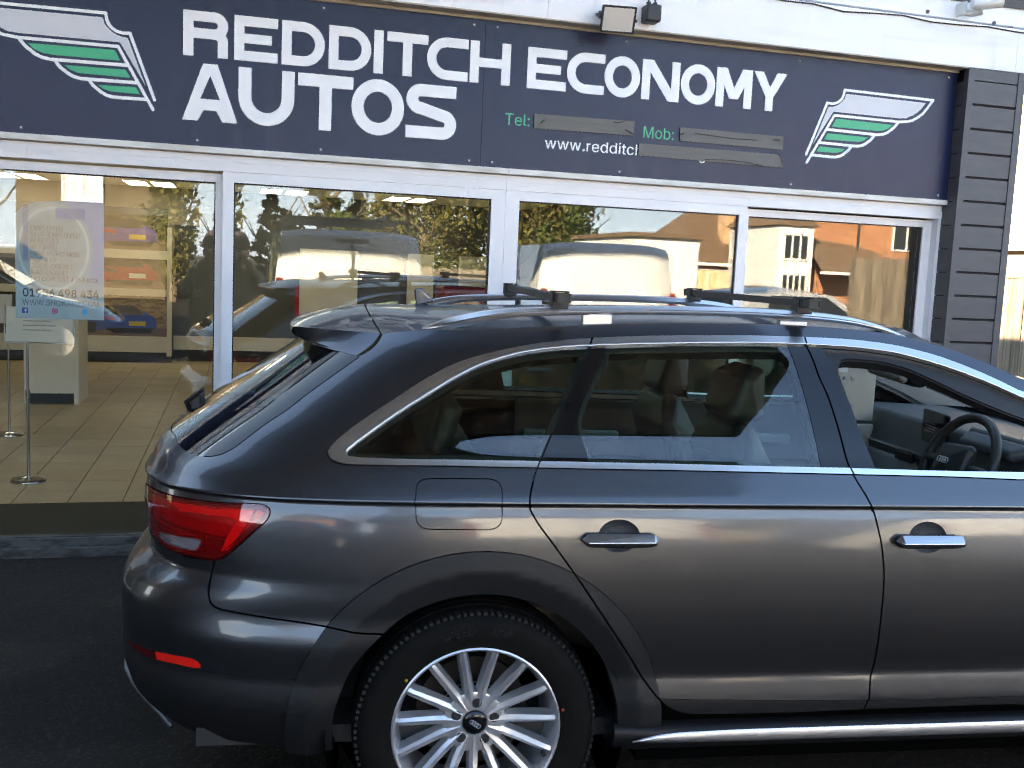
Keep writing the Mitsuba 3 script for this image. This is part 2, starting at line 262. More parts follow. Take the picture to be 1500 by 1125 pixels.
for x0, x1 in ((-6.4, .75), (.753, 4.304)): S('soffit', bx(x0, x1, 5.352, 5.494, 2.930, 2.9368), 'm_soffit')
S('soffit_batten', bx(-6.4, 4.303, 5.436, 5.494, 2.915, 2.9298), 'm_soffit')
# white head frame
for z0, z1, y0 in ((2.071, 2.103, 5.487), (2.022, 2.0695, 5.478)):
    for x0, x1 in ((-6.4, -1.001), (-1.0, 1.4445), (1.4455, 4.316 if z0 < 2.05 else 4.308)): S('frame_head', bx(x0, x1, y0, 5.57, z0, z1), 'm_upvc')
S('frame_jamb', bx(4.283, 4.318, 5.482, 5.60, .05, 2.0215), 'm_upvc')
cable = [(3.0+.2*i, 5.344, 3.183+.010*math.sin(i*1.9)-.006*(i % 3)) for i in range(10)]
S('fascia_cable', tube([(2.6, 5.344, 3.20)]+cable, .004, 6), 'm_cable')
# glazed panels
def door(x0, x1, y, l, r, label, bottom=.09, turn=0.):
    k = thing('sliding_door', label, 'glass door', 'glazed panels of the shopfront'); z0, z1 = .0625, 2.0215
    if y > 5.53: z1 = 2.012
    gz0, gz1 = z0+bottom, 1.968
    d0, d1 = y-.022, y+.03
    add('left_stile', bx(x0, x0+l, d0, d1, z0, z1), 'm_upvc', k); add('right_stile', bx(x1-r, x1, d0, d1, z0, z1), 'm_upvc', k)
    add('top_rail', bx(x0+l, x1-r, d0, d1, gz1, z1), 'm_upvc', k); add('bottom_rail', bx(x0+l, x1-r, d0, d1, z0, gz0), 'm_concrete' if bottom < .05 else 'm_upvc', k)
    b = .006
    add('glazing_bead', cc(bx(x0+l, x1-r, d0+.012, d1-.01, gz1-b, gz1), bx(x0+l, x0+l+b, d0+.012, d1-.01, gz0, gz1-b), bx(x1-r-b, x1-r, d0+.012, d1-.01, gz0, gz1-b)), 'm_seal', k)
    for yy in (y-.002, y+.012):
        e = math.tan(math.radians(turn))*(x1-x0)/2
        q = trimesh.Trimesh([[x0+l, yy-e, gz0], [x1-r, yy+e, gz0], [x1-r, yy+e, gz1], [x0+l, yy-e, gz1]], [[0, 1, 2], [0, 2, 3]], process=False)
        add('pane', q, 'm_shopglass', k)
    return k
door(-1.50, -.060, 5.560, .06, .05, 'glass door panel at the left with the finance poster inside it', bottom=.03, turn=1.25)
door(-.073, 1.4455, 5.505, .056, .0805, 'glass panel behind the back of the estate car')
door(1.4465, 2.944, 5.505, .0805, .052, 'glass panel right of the middle joint of the shopfront')
door(2.925, 4.283, 5.560, .06, .062, 'glass door panel at the right next to the dark pillar')
door(-2.95, -1.501, 5.505, .056, .056, 'glass panel left of the poster panel')
door(-4.40, -2.951, 5.505, .056, .056, 'glass panel second from the left end')
door(-6.4, -4.401, 5.505, .056, .056, 'glass panel at the left end of the shopfront')
# the dark clad pillar
PIL = thing('clad_pillar', 'anthracite pillar of horizontal cladding boards at the right end of the shopfront', 'pillar')
add('core', bx(4.318, 4.705, 5.372, 5.555, 0, 2.934), 'm_lowblack', PIL)
for k in range(20):
    z1 = 2.861-.1468*k; z0 = z1-.1468
    if z1 < .05: break
    q = Polygon([(5.354, z1-.003), (5.354, z0+.0), (5.370, z0), (5.370, z1-.003)])
    m = cc(bx(4.352, 4.672, 5.3545, 5.3715, z0+.013, z1-.003))
    sl = trimesh.Trimesh([[4.352, 5.3545, z0+.013], [4.672, 5.3545, z0+.013], [4.672, 5.3665, z0+.005], [4.352, 5.3665, z0+.005], [4.352, 5.3715, z0+.001], [4.672, 5.3715, z0+.001]], [[0, 3, 2], [0, 2, 1], [3, 4, 5], [3, 5, 2]], process=False)
    add('cladding_board', cc(m, sl), 'm_anthracite', PIL)
    add('side_board', bx(4.3065, 4.3175, 5.392, 5.545, z0+.004, z1-.002), 'm_anthracite', PIL)
add('top_trim', bx(4.352, 4.672, 5.3545, 5.3715, 2.865, 2.935), 'm_anthracite', PIL)
add('corner_trim', cc(bx(4.305, 4.351, 5.349, 5.3712, 0, 2.9355), bx(4.3052, 4.3176, 5.3714, 5.390, 0, 2.9355)), 'm_anthracite', PIL)
add('corner_trim', bx(4.673, 4.722, 5.349, 5.40, 0, 2.9355), 'm_anthracite', PIL)
add('downpipe', bx(4.7075, 4.7215, 5.4005, 5.55, 0, 2.935), 'm_anthracite', PIL)

# ------------------------------------------------------------------ sign
SIGN = thing('shop_sign', 'long navy shop sign with white lettering and a winged emblem at each end', 'sign')
for x0, x1 in ((-4.2, -1.602), (-1.60, 1.2825), (1.2845, 4.304)): add('sign_panel', bx(x0, x1, 5.448, 5.494, 2.138, 2.914), 'm_navy', SIGN)
for x0, x1 in ((-4.2, 1.4445), (1.4475, 4.312)): add('sign_trim', bx(x0, x1, 5.440, 5.492, 2.108, 2.1375), 'm_trim_grey_white', SIGN)
for x in (-1.02, -.2, .42, 1.22, 1.35, 2.1, 3.2, 4.24):
    for z in (2.165, 2.885): add('fixing', mv(rotx(lathe([(0, .003), (.004, .003), (.006, .0005), (0, .0005)], 12), 90), x, 5.448, z), 'm_trim_grey_white', SIGN)
def arc(cx, cy, rx, ry, a0, a1, n=18): return [(cx+rx*math.cos(math.radians(a)), cy+ry*math.sin(math.radians(a))) for a in np.linspace(a0, a1, n)]
def glyph(ch, w, t):
    """capital letters of a wide geometric face, cap height 1, width w, stroke t"""
    h = t/2; S_ = lambda p, c=2, j=2: LineString(p).buffer(h, cap_style=c, join_style=j)
    stem = lambda x: sbox(x, 0, x+t, 1)
    if ch == 'R':
        r = (1-.42)/2-h*.5; yb = .40+h
        bowl = S_([(h, 1-h), (w-.30, 1-h)]+arc(w-.30, (1-h+yb)/2, .30-h, (1-h-yb)/2, 90, -90)+[(h, yb)])
        return unary_union([stem(0), bowl, S_([(w-.42, yb), (w-.30, yb)]+arc(w-.30, yb-.15, .30-h, .15, 90, 0)+[(w-h, 0)])])
    if ch == 'E': return unary_union([stem(0), sbox(0, 1-t, w, 1), sbox(0, .5-h*.95, w*.86, .5+h*.95), sbox(0, 0, w, t)])
    if ch == 'D': return unary_union([stem(0), S_([(h, 1-h), (w-.5, 1-h)]+arc(w-.5, .5, .5-h, .5-h, 90, -90)+[(h, h)])])
    if ch == 'I': return sbox(0, 0, t, 1)
    if ch == 'T': return unary_union([sbox(0, 1-t, w, 1), sbox(w/2-h, 0, w/2+h, 1)])
    if ch == 'C': return S_([(w, 1-h), (.5, 1-h)]+arc(.5, .5, .5-h, .5-h, 90, 270)+[(w, h)])
    if ch == 'H': return unary_union([stem(0), stem(w-t), sbox(0, .5-h*.95, w, .5+h*.95)])
    if ch == 'O': return Polygon(arc(w/2, .5, w/2, .51, 0, 360, 60)).difference(Polygon(arc(w/2, .5, w/2-t, .51-t, 0, 360, 60)))
    clip = sbox(-1, 0, 9, 1)
    if ch == 'N': return unary_union([stem(0), stem(w-t), Polygon([(0, 1), (t*1.35, 1), (w, 0), (w-t*1.35, 0)])])
    if ch == 'M': return unary_union([stem(0), stem(w-t), Polygon([(0, 1), (t*1.3, 1), (w/2+t*.55, .22), (w/2-t*.55, .22)]), Polygon([(w, 1), (w-t*1.3, 1), (w/2-t*.55, .22), (w/2+t*.55, .22)])])
    if ch == 'Y': return unary_union([sbox(w/2-h, 0, w/2+h, .46), Polygon([(0, 1), (t*1.25, 1), (w/2+h*.9, .42), (w/2-h, .36)]), Polygon([(w, 1), (w-t*1.25, 1), (w/2-h*.9, .42), (w/2+h, .36)])])
    if ch == 'A': return Polygon([(0, 0), (w/2-t*.55, 1), (w/2+t*.55, 1), (w, 0)]).difference(unary_union([Polygon([(t*1.16, 0), (w-t*1.16, 0), (w-t*1.62, .19), (t*1.62, .19)]), Polygon([(w/2, .80), (w/2+.17, .385), (w/2-.17, .385)])]))
    if ch == 'U': return S_([(h, 1), (h, .5)]+arc(w/2, .5, w/2-h, .5-h, 180, 360)+[(w-h, 1)])
    if ch == 'S': return S_([(w*.98, 1-h), (.27, 1-h)]+arc(.28, .75-h*.25, .28-h, .25-h*.75, 90, 270)+arc(w-.28, .25+h*.25, .28-h, .25-h*.75, 90, -90)+[(.0, h)])
def word(chars, xs, zb, hh, t):
    for ch, a, b in zip(chars, xs[::2], xs[1::2]):
        g = affinity.translate(affinity.scale(glyph(ch, (b-a)/hh, t), hh, hh, origin=(0, 0)), a, zb)
        add('letter', upright(ext(g, .004), 5.448), 'm_sign_white', SIGN)
X1 = [-.272, -.055, -.025, .191, .211, .429, .45, .67, .684, .738, .753, .972, .968, 1.193, 1.204, 1.43, 1.527, 1.752, 1.756, 1.978, 1.978, 2.192, 2.204, 2.436, 2.445, 2.66, 2.668, 2.897, 2.906, 3.121]
word('REDDITCH', X1[:16], 2.581, .221, .225); word('ECONOMY', X1[16:], 2.579, .221, .225)
word('AUTOS', [-.274, -.005, -.001, .279, .296, .581, .574, .853, .864, 1.14], 2.264, .284, .225)
def txt(s, h, x, z, y, b, parent, bold=False, depth=.0015, width=None, name='lettering'):
    m = meshkit.text_mesh(s, h, depth, bold=bold); v = np.array(m.vertices)
    if width: v[:, 0] *= width/v[:, 0].max()
    m.vertices = np.c_[x+v[:, 0], y-v[:, 2], z+v[:, 1]]
    return add(name, m, b, parent)
txt('Tel:', .062, 1.409, 2.374, 5.448, 'm_sign_green', SIGN, width=.145); txt('Mob:', .064, 2.226, 2.366, 5.448, 'm_sign_green', SIGN, width=.195)
txt('www.redditch', .060, 1.645, 2.264, 5.448, 'm_sign_white', SIGN, width=.585); txt('g', .060, 2.585, 2.268, 5.448, 'm_sign_white', SIGN)
def emblem(fx):
    A = [[3.413, 2.637], [3.439, 2.639], [3.465, 2.647], [3.486, 2.659], [3.507, 2.678], [3.52, 2.694], [3.528, 2.723], [4.089, 2.717], [4.06, 2.678], [4.035, 2.655], [4.009, 2.638], [3.957, 2.614], [3.907, 2.610], [3.449, 2.612], [3.329, 2.412]]
    B = LineString([[3.287, 2.348], [3.403, 2.660], [3.437, 2.657], [3.465, 2.664], [3.484, 2.675], [3.500, 2.692], [3.509, 2.712], [3.515, 2.745], [4.140, 2.738], [4.099, 2.682], [4.075, 2.652], [4.042, 2.627], [4.010, 2.608], [3.975, 2.596], [3.913, 2.589], [3.458, 2.591], [3.294, 2.30]])
    st = [B.buffer(.0075, join_style=1)]+[LineString(l).buffer(.008, join_style=1) for l in (
        [[3.414, 2.505], [3.767, 2.500], [3.805, 2.506], [3.835, 2.519], [3.878, 2.552], [3.902, 2.58]],
        [[3.369, 2.424], [3.629, 2.421], [3.660, 2.427], [3.688, 2.441], [3.724, 2.468], [3.741, 2.489]],
        [[3.328, 2.347], [3.477, 2.345], [3.510, 2.351], [3.536, 2.364], [3.571, 2.391], [3.588, 2.412]])]
    gr = [[[3.472, 2.573], [3.868, 2.567], [3.84, 2.542], [3.803, 2.527], [3.749, 2.522], [3.447, 2.524]], [[3.423, 2.483], [3.704, 2.479], [3.675, 2.458], [3.642, 2.447], [3.399, 2.445]], [[3.375, 2.402], [3.552, 2.398], [3.527, 2.381], [3.49, 2.371], [3.355, 2.370]]]
    F = lambda g: affinity.scale(affinity.translate(g, -2.881, 0), -1, 1, origin=(0, 0)) if fx else g
    out = add('emblem_outline', upright(ext(F(unary_union(st)), .003), 5.448), 'm_sign_white', SIGN)
    add('emblem_plate', upright(ext(F(Polygon(A)), .0024), 5.448), 'm_sign_silver', SIGN)
    for g in gr: add('emblem_feather', upright(ext(F(Polygon(g)), .0024), 5.448), 'm_sign_green', SIGN)
emblem(False); emblem(True)
def tape(pts, label):
    pts = np.array(pts); V, F = [], []; n, m = 60, 5
    for i in range(n):
        for j in range(m):
            a, b = i/(n-1), j/(m-1)
            p = (pts[0]*(1-a)+pts[1]*a)*(1-b)+(pts[3]*(1-a)+pts[2]*a)*b
            e = .0022*math.sin(i*2.7+j) if j in (0, m-1) else 0
            V.append([p[0], 5.4405-.0022*float(meshkit.noise(np.array([p[0]*30, p[1]*26, 1.0])))-(.004 if i in (0, n-1) and rnd.random() < .5 else 0), p[1]+e])
    for i in range(n-1):
        for j in range(m-1):
            a = i*m+j; F += [[a, a+1, a+m+1], [a, a+m+1, a+m]]
    k = thing('tape_strip', label, 'tape')
    add('tape', trimesh.Trimesh(V, F, process=False), 'm_tape', k, smooth=30); return k
t1 = tape([(1.576, 2.444), (2.172, 2.451), (2.17, 2.372), (1.579, 2.365)], 'grey tape stuck over the number after the green Tel on the sign')
t2 = tape([(2.453, 2.440), (3.121, 2.439), (3.124, 2.363), (2.459, 2.364)], 'grey tape stuck over the number after the green Mob on the sign')
t3 = tape([(2.205, 2.331), (3.104, 2.333), (3.135, 2.258), (2.205, 2.264)], 'long wrinkled grey tape hiding the end of the web address')
for k, segs in ((t1, ([(2.04, 2.437), (2.08, 2.436), (2.11, 2.446)], [(2.12, 2.40), (2.168, 2.378)], [(1.615, 2.395), (1.635, 2.415)])), (t2, ([(2.55, 2.412), (2.80, 2.402), (2.95, 2.405)], [(3.06, 2.415), (3.10, 2.415)], [(2.46, 2.40), (2.48, 2.41)])), (t3, ([(2.62, 2.270), (2.78, 2.277), (2.92, 2.270), (3.0, 2.258)], [(3.10, 2.335), (3.12, 2.305)], [(3.115, 2.30), (3.140, 2.258)]))):
    for sgm in segs: add('fold', tube([(x, 5.4375, z) for x, z in sgm], .0022 if len(sgm) > 2 else .0035, 5), 'm_tape_fold', k)

# ------------------------------------------------------------------ things fixed to the fascia
FL = thing('floodlight', 'black framed floodlight fixed under the white fascia above the sign', 'floodlight')
def flt(m): m = m.copy(); m.apply_transform(trimesh.transformations.rotation_matrix(math.radians(22), [1, 0, 0])); return mv(rotz(m, -8), 1.965, 5.24, 2.945)
add('housing', flt(cc(rbox(-.092, .092, .0, .03, -.068, .068, .008), rbox(-.092, .092, -.006, .004, .060, .070, .003), rbox(-.092, .092, -.006, .004, -.070, -.060, .003), rbox(-.094, -.083, -.006, .004, -.068, .068, .003), rbox(.083, .094, -.006, .004, -.068, .068, .003))), 'm_plastic_black', FL, smooth=30)
add('lens', flt(bx(-.083, .083, -.003, .0005, -.060, .060)), 'm_floodlens', FL)
add('bracket', cc(tube([(1.862, 5.24, 2.945), (1.862, 5.30, 2.975), (1.90, 5.345, 2.99)], .008), tube([(2.065, 5.235, 2.945), (2.065, 5.30, 2.975), (2.03, 5.345, 2.99)], .008), bx(1.89, 2.04, 5.335, 5.349, 2.975, 3.005)), 'm_plastic_black', FL)
SB = thing('sensor_box', 'small dark box with two cables beside the floodlight', 'sensor')
add('body', rbox(2.135, 2.222, 5.255, 5.348, 2.962, 3.055, .012), 'm_plastic_black', SB, smooth=30)
add('cable', cc(*[cc(tube([(x, 5.30, 3.05), (x, 5.305, 3.07)], .013), tube([(x, 5.30, 3.06), (x+.005, 5.32, 3.12), (x+.01, 5.343, 3.20)], .0045, 6)) for x in (2.16, 2.198)]), 'm_cable', SB, smooth=40)
CV = thing('security_camera', 'white security camera on the upper fascia at the right corner', 'camera')
add('mount', cc(rbox(4.185, 4.205, 5.29, 5.374, 3.225, 3.30, .006), tube([(4.20, 5.33, 3.25), (4.24, 5.30, 3.235), (4.29, 5.27, 3.25)], [.02, .022, .026])), 'm_camera_white', CV, smooth=40)
add('housing', tube([(4.20, 5.25, 3.275), (4.26, 5.24, 3.28), (4.38, 5.22, 3.30)], [.028, .036, .036], 16), 'm_camera_white', CV, smooth=40)
add('lens', tube([(4.378, 5.22, 3.30), (4.386, 5.219, 3.301)], .030, 16), 'm_plastic_black', CV)
add('bolt', cc(*[mv(trimesh.creation.icosphere(1, .012), x, 5.372, z) for x, z in ((3.99, 3.235), (4.47, 3.22), (4.60, 3.20))]), 'm_canopy_steel', SHOP)

# ------------------------------------------------------------------ inside the showroom
PO = thing('finance_poster', 'pale blue finance poster with a word list and phone number inside the left glass', 'poster')
add('sheet', upright(ext(Polygon([(-1.082, 1.226), (-.662, 1.226), (-.662, 1.822), (-.672, 1.834), (-.70, 1.838), (-.98, 1.818), (-1.05, 1.79), (-1.082, 1.75)]), .0012), 5.6012), 'm_poster', PO)
for i, s in enumerate(('EMPLOYED', 'SELF-EMPLOYED', 'BENEFITS', 'RETIRED', 'HIRE PURCHASE', 'PCP & LP', 'GOOD CREDIT', 'BAD CREDIT', 'NO DEPOSIT FINANCE')):
    txt(s, .0235, -1.012, 1.676-.0322*i+(.0), 5.5999, 'm_poster_text', PO, depth=.0005, width=(.155, .235, .135, .125, .235, .125, .20, .18, .325)[i])
txt('01926 498 434', .040, -1.052, 1.338, 5.5999, 'm_poster_text', PO, bold=True, depth=.0005, width=.365)
txt('WWW.SHOKARZ.COM', .030, -1.052, 1.293, 5.5999, 'm_poster_text_light', PO, depth=.0005, width=.365)
for x, b in ((-1.053, 'm_icon_blue'), (-.912, 'm_icon_pink'), (-.770, 'm_icon_sky')):
    if b == 'm_icon_blue': add('icon', bx(x, x+.028, 5.5992, 5.5999, 1.252, 1.280), b, PO); txt('f', .020, x+.011, 1.253, 5.5991, 'm_icon_white', PO, bold=True, depth=.0004)
    else: add('icon', upright(ext(Point(x+.014, 1.266).buffer(.0145), .0006), 5.5999), b, PO)
    if b == 'm_icon_pink': add('icon', upright(ext(Point(x+.014, 1.266).buffer(.008).difference(Point(x+.014, 1.266).buffer(.0055)), .0004), 5.5992), 'm_icon_white', PO)
def sign_stand(x, y, label, hx):
    k = thing('sign_stand', label, 'sign stand', 'card holder stands in the showroom')
    add('base', mv(lathe([(0, 0), (.112, 0), (.112, .006), (.104, .016), (.06, .024), (.018, .028), (0, .028)], 40), x, y, .0508), 'm_chrome', k, smooth=40)
    add('pole', cc(tube([(x, y, .07), (x, y, .62)], .0095), tube([(x, y, .55), (x, y, 1.05)], .0075), tube([(x, y, .60), (x, y, .66)], .014)), 'm_steel_bright', k, smooth=50)
    hm = lambda m: mv(rotx(m, -14), hx, y-.02, 1.09)
    add('card', hm(bx(-.20, .20, -.002, .002, -.115, .115)), 'm_card', k)
    add('holder', hm(cc(tube([(-.21, 0, -.12), (.21, 0, -.12)], .005), tube([(-.21, 0, -.12), (-.21, 0, .12)], .004), tube([(.21, 0, -.12), (.21, 0, .12)], .004))), 'm_chrome', k, smooth=40)
    for i in range(4): add('card_line', hm(bx(-.10, .10-.03*(i % 2), -.003, -.0021, .05-.03*i, .056-.03*i)), 'm_card_text', k)
sign_stand(-1.31, 7.12, 'chrome sign stand with a card holder nearest the glass', -1.23)
sign_stand(-1.78, 8.91, 'chrome sign stand further back at the left edge', -1.95)
CN = thing('white_counter', 'white counter with dark kickplate standing on the tiled floor', 'counter')
for n, m, b in (('front_panel', bx(-1.965, -1.545, 10.69, 10.72, .16, .96), 'm_white_melamine'), ('side_panel', bx(-1.525, -1.50, 10.70, 11.32, .05, .96), 'm_white_melamine'), ('top', bx(-2.05, -1.48, 10.66, 11.36, .962, .99), 'm_white_melamine'), ('kickplate', bx(-1.96, -1.53, 10.75, 11.3, .051, .155), 'm_wall_dark'), ('leg', bx(-2.00, -1.966, 10.69, 10.72, .051, .96), 'm_white_melamine'), ('leg', bx(-1.544, -1.50, 10.68, 10.698, .051, .96), 'm_white_melamine')): add(n, m, b, CN)
# picture wall
DW = thing('display_unit', 'cream display unit holding three rows of car pictures at the back wall', 'display unit'); Y = 14.85
for n, m, b in (('side_post', bx(-.93, -.87, Y-.05, Y+.1, .15, 1.95), 'm_board_white'), ('bottom_panel', bx(-3.2, -.93, Y-.01, Y+.1, .20, .42), 'm_board_white'), ('shelf_rail', bx(-3.2, -.93, Y-.01, Y+.1, .985, 1.085), 'm_board_white'), ('shelf_rail', bx(-3.2, -.93, Y-.01, Y+.1, 1.50, 1.62), 'm_board_white'), ('plinth', bx(-3.2, -.87, Y+.05, Y+.2, .05, .20), 'm_wall_dark'), ('back_panel', bx(-3.2, -.93, Y+.06, Y+.09, .42, 2.2), 'm_wall_grey')): add(n, m, b, DW)
def picture(z0, z1, bg, car, label, x0=-2.35):
    k = thing('car_picture', label, 'picture', 'pictures on the display unit'); x1 = -.94; yy = Y+.02
    add('print', bx(x0, x1, yy, yy+.01, z0, z1), bg, k); add('road', bx(x0, x1, yy-.002, yy-.0002, z0, z0+.12), 'm_pic_road', k)
    cx, h = (x0+x1)/2+.12, (z1-z0)
    def fl(p, d, b): add('printed_car', upright(ext(Polygon(p).buffer(.03).buffer(-.02), .001), yy-d), b, k)
    fl([(cx-.52, z0+.10), (cx-.54, z0+.24), (cx-.30, z0+.34), (cx+.32, z0+.33), (cx+.44, z0+.24), (cx+.44, z0+.12), (cx+.3, z0+.07)], .0025, car)
    fl([(cx-.34, z0+.30), (cx-.22, z0+.41), (cx+.16, z0+.42), (cx+.28, z0+.31)], .004, 'm_pic_black')
    for dx in (-.40, ): fl([(cx+dx-.05, z0+.05), (cx+dx+.05, z0+.05), (cx+dx+.06, z0+.18), (cx+dx-.06, z0+.18)], .004, 'm_pic_black')
    fl([(cx-.10, z0+.055), (cx+.36, z0+.055), (cx+.40, z0+.11), (cx-.2, z0+.10)], .0052, 'm_pic_black')
    fl([(cx+.10, z0+.155), (cx+.30, z0+.155), (cx+.30, z0+.20), (cx+.10, z0+.20)], .0062, 'm_pic_yellow' if car != 'm_pic_red' else 'm_card')
    fl([(cx-.22, z0+.24), (cx-.08, z0+.22), (cx-.10, z0+.26), (cx-.22, z0+.27)], .0062, 'm_pic_red' if car != 'm_pic_red' else 'm_pic_black')
picture(.42, .985, 'm_pic_desert', 'm_pic_blue', 'picture of a blue convertible on a desert road, bottom row')
picture(1.085, 1.50, 'm_pic_track', 'm_pic_red', 'picture of a red car, middle row')
picture(1.62, 2.1, 'm_pic_track', 'm_pic_purple', 'picture of a dark car, top row')
S('wall_panel', bx(-.86, 2.4, 15.2, 15.28, .42, 2.0), 'm_wall_grey'); S('skirting', bx(-.86, 4.2, 15.16, 15.295, .22, .415), 'm_board_white'); S('plinth', bx(-.86, 4.3, 15.22, 15.298, .05, .215), 'm_wall_dark')
for x0, x1, b in ((.9, 1.75, 'm_board_white'), (2.5, 2.9, 'm_board_white'), (3.3, 3.9, 'm_board_white')):
    k = thing('notice_board', ('cream board with a red edge on the dark back wall', 'narrow cream board on the dark back wall', 'cream board furthest right on the dark back wall')[(.9, 2.5, 3.3).index(x0)], 'board', 'boards on the back wall'); add('panel', bx(x0, x1, 15.10, 15.15, .42, 1.75), b, k)
    if x0 < 1: add('red_edge', bx(x0-.06, x0-.002, 15.09, 15.15, .5, 1.2), 'm_pic_red', k)
RC = thing('red_pillar', 'red painted machine standing inside the showroom behind the car', 'machine'); add('cabinet', rbox(1.66, 2.05, 8.2, 8.6, .05, 1.42, .03), 'm_pic_red', RC, smooth=30); add('hose', tube([(2.08, 8.3, 1.35), (2.20, 8.3, 1.0), (2.12, 8.3, .5)], .018, 8), 'm_cable', RC, smooth=40)
# ceiling lights, lit
def CLAB(i, d, yy):
    where = ('above the poster', 'in the left glass door', 'above the mirrored van roof rack', 'in the second glass panel')[i]
    side = 'left' if d < 0 else 'right'
    return f'lit ceiling panel seen {where}, {side} one of its pair' if yy > 14 else f'lit ceiling panel {"near the glass" if yy < 8 else "halfway back"}, {"far left" if i == 0 else "left"}'
for i, x in enumerate((-2.75, -1.12, .62, 2.35)):
    for d in (-.17, .17):
        for yy in (14.35, 10.2, 6.9):
            if yy < 14 and (d < 0 or x > -1): continue
            k = thing('ceiling_light', CLAB(i, d, yy), 'ceiling light', 'lit ceiling panels in the showroom')
            add('frame', bx(x+d-.15, x+d+.15, yy-.50, yy+.50, 2.500, 2.519), 'm_ceiling', k)
            q = trimesh.Trimesh([[x+d-.135, yy-.48, 2.4985], [x+d-.135, yy+.48, 2.4985], [x+d+.135, yy+.48, 2.4985], [x+d+.135, yy-.48, 2.4985]], [[0, 1, 2], [0, 2, 3]], process=False)
            add('diffuser', q, 'm_ceiling', k, emitter={'type': 'area', 'radiance': P3((3.5*LAMP, 3.1*LAMP, 2.3*LAMP))})

# ------------------------------------------------------------------ the estate car
# car-local axes: x forward from the rear axle, y to the car's left, z up; the near side (its right) is at -y
CARX, CARY, PSI = 0.74657, 3.39789, 6.5
CAR_TW = T().translate([CARX, CARY, 0]).rotate([0, 0, 1], -PSI)
BODY = np.array([[0.15,0.8,-0.84],[0.22,0.845,-0.895],[0.27,0.878,-0.925],[0.33,0.905,-0.985],[0.36,0.913,-1.005],[0.405,0.9165,-1.02],[0.42,0.915,-1.025],[0.46,0.9085,-1.03],[0.485,0.904,-1.03],[0.5,0.905,-1.03],[0.56,0.914,-1.03],[0.64,0.922,-1.03],[0.7,0.924,-1.005],[0.76,0.923,-0.945],[0.8,0.921,-0.952],[0.86,0.916,-0.96],[0.9,0.911,-0.965],[0.94,0.904,-0.962],[0.961,0.899,-0.96],[0.968,0.905,-0.968],[0.985,0.897,-0.955],[1.02,0.878,-0.945],[1.06,0.856,-0.91],[1.07,0.85,-0.898],[1.15,0.814,-0.79],[1.25,0.761,-0.645],[1.35,0.693,-0.505],[1.4,0.64,-0.44],[1.46,0.56,-0.38]])
Wf, URf = PC(BODY[:, 0], BODY[:, 1]), PC(BODY[:, 0], BODY[:, 2])
NNf = PC([.15, .95, 1.0, 1.08, 1.2, 1.46], [4.2, 4.2, 4.0, 3.6, 3.2, 3.0])
U0 = .25
_t = 1 - np.linspace(1, 0, 4001)**4; _y = .92*np.maximum(1-_t**4, 0)**.25
_L = np.r_[0, np.cumsum(np.hypot(np.diff(_t)*1.3, np.diff(_y)))]; KEND = _L[-1]
sst = lambda a, b, x: (lambda t: t*t*(3-2*t))(np.clip((x-a)/(b-a), 0, 1))
def surf(s, z):
    """the body's outer surface: s runs along its plan outline from the rear centre line (-KEND) round the corner (about -1.2) to the nose, z is the height"""
    s = np.asarray(s, float); z = np.asarray(z, float)
    w = Wf(z); ur = URf(z); n = NNf(z)
    ta = np.interp(-s, _L, _t); c = np.maximum(1-ta**n, 0)
    u = np.where(s < 0, U0-(U0-ur)*ta, U0+s)
    v = w*np.where(s < 0, c**(1/n), 1)
    v = v + .026*sst(.665, .575, z)*sst(.30, .46, z)*sst(-.15, -.4, s)*c
    f = np.clip((u-2.5)/1.16, 0, .9999)
    v = v*np.where(u > 2.5, (1-f**3)**(1/2.4), 1)
    return np.stack([u, -v, z+0*s], -1)
def su(u, z):
    if u >= U0: return (u-U0, z)
    return (-float(np.interp((U0-u)/(U0-float(URf(z))), _t, _L)), z)
def snorm(s, z):
    e = 1.2e-3
    a = surf(s+e, z)-surf(np.maximum(s-e, -KEND), z); b = surf(s, z+e)-surf(s, z-e)
    n = np.cross(a, b); return n/(np.linalg.norm(n, axis=1, keepdims=True)+1e-12)
ZL = np.unique(np.r_[np.arange(.15, .955, .018), [.955, .961, .9645, .968, .974], np.arange(.985, 1.47, .015)])
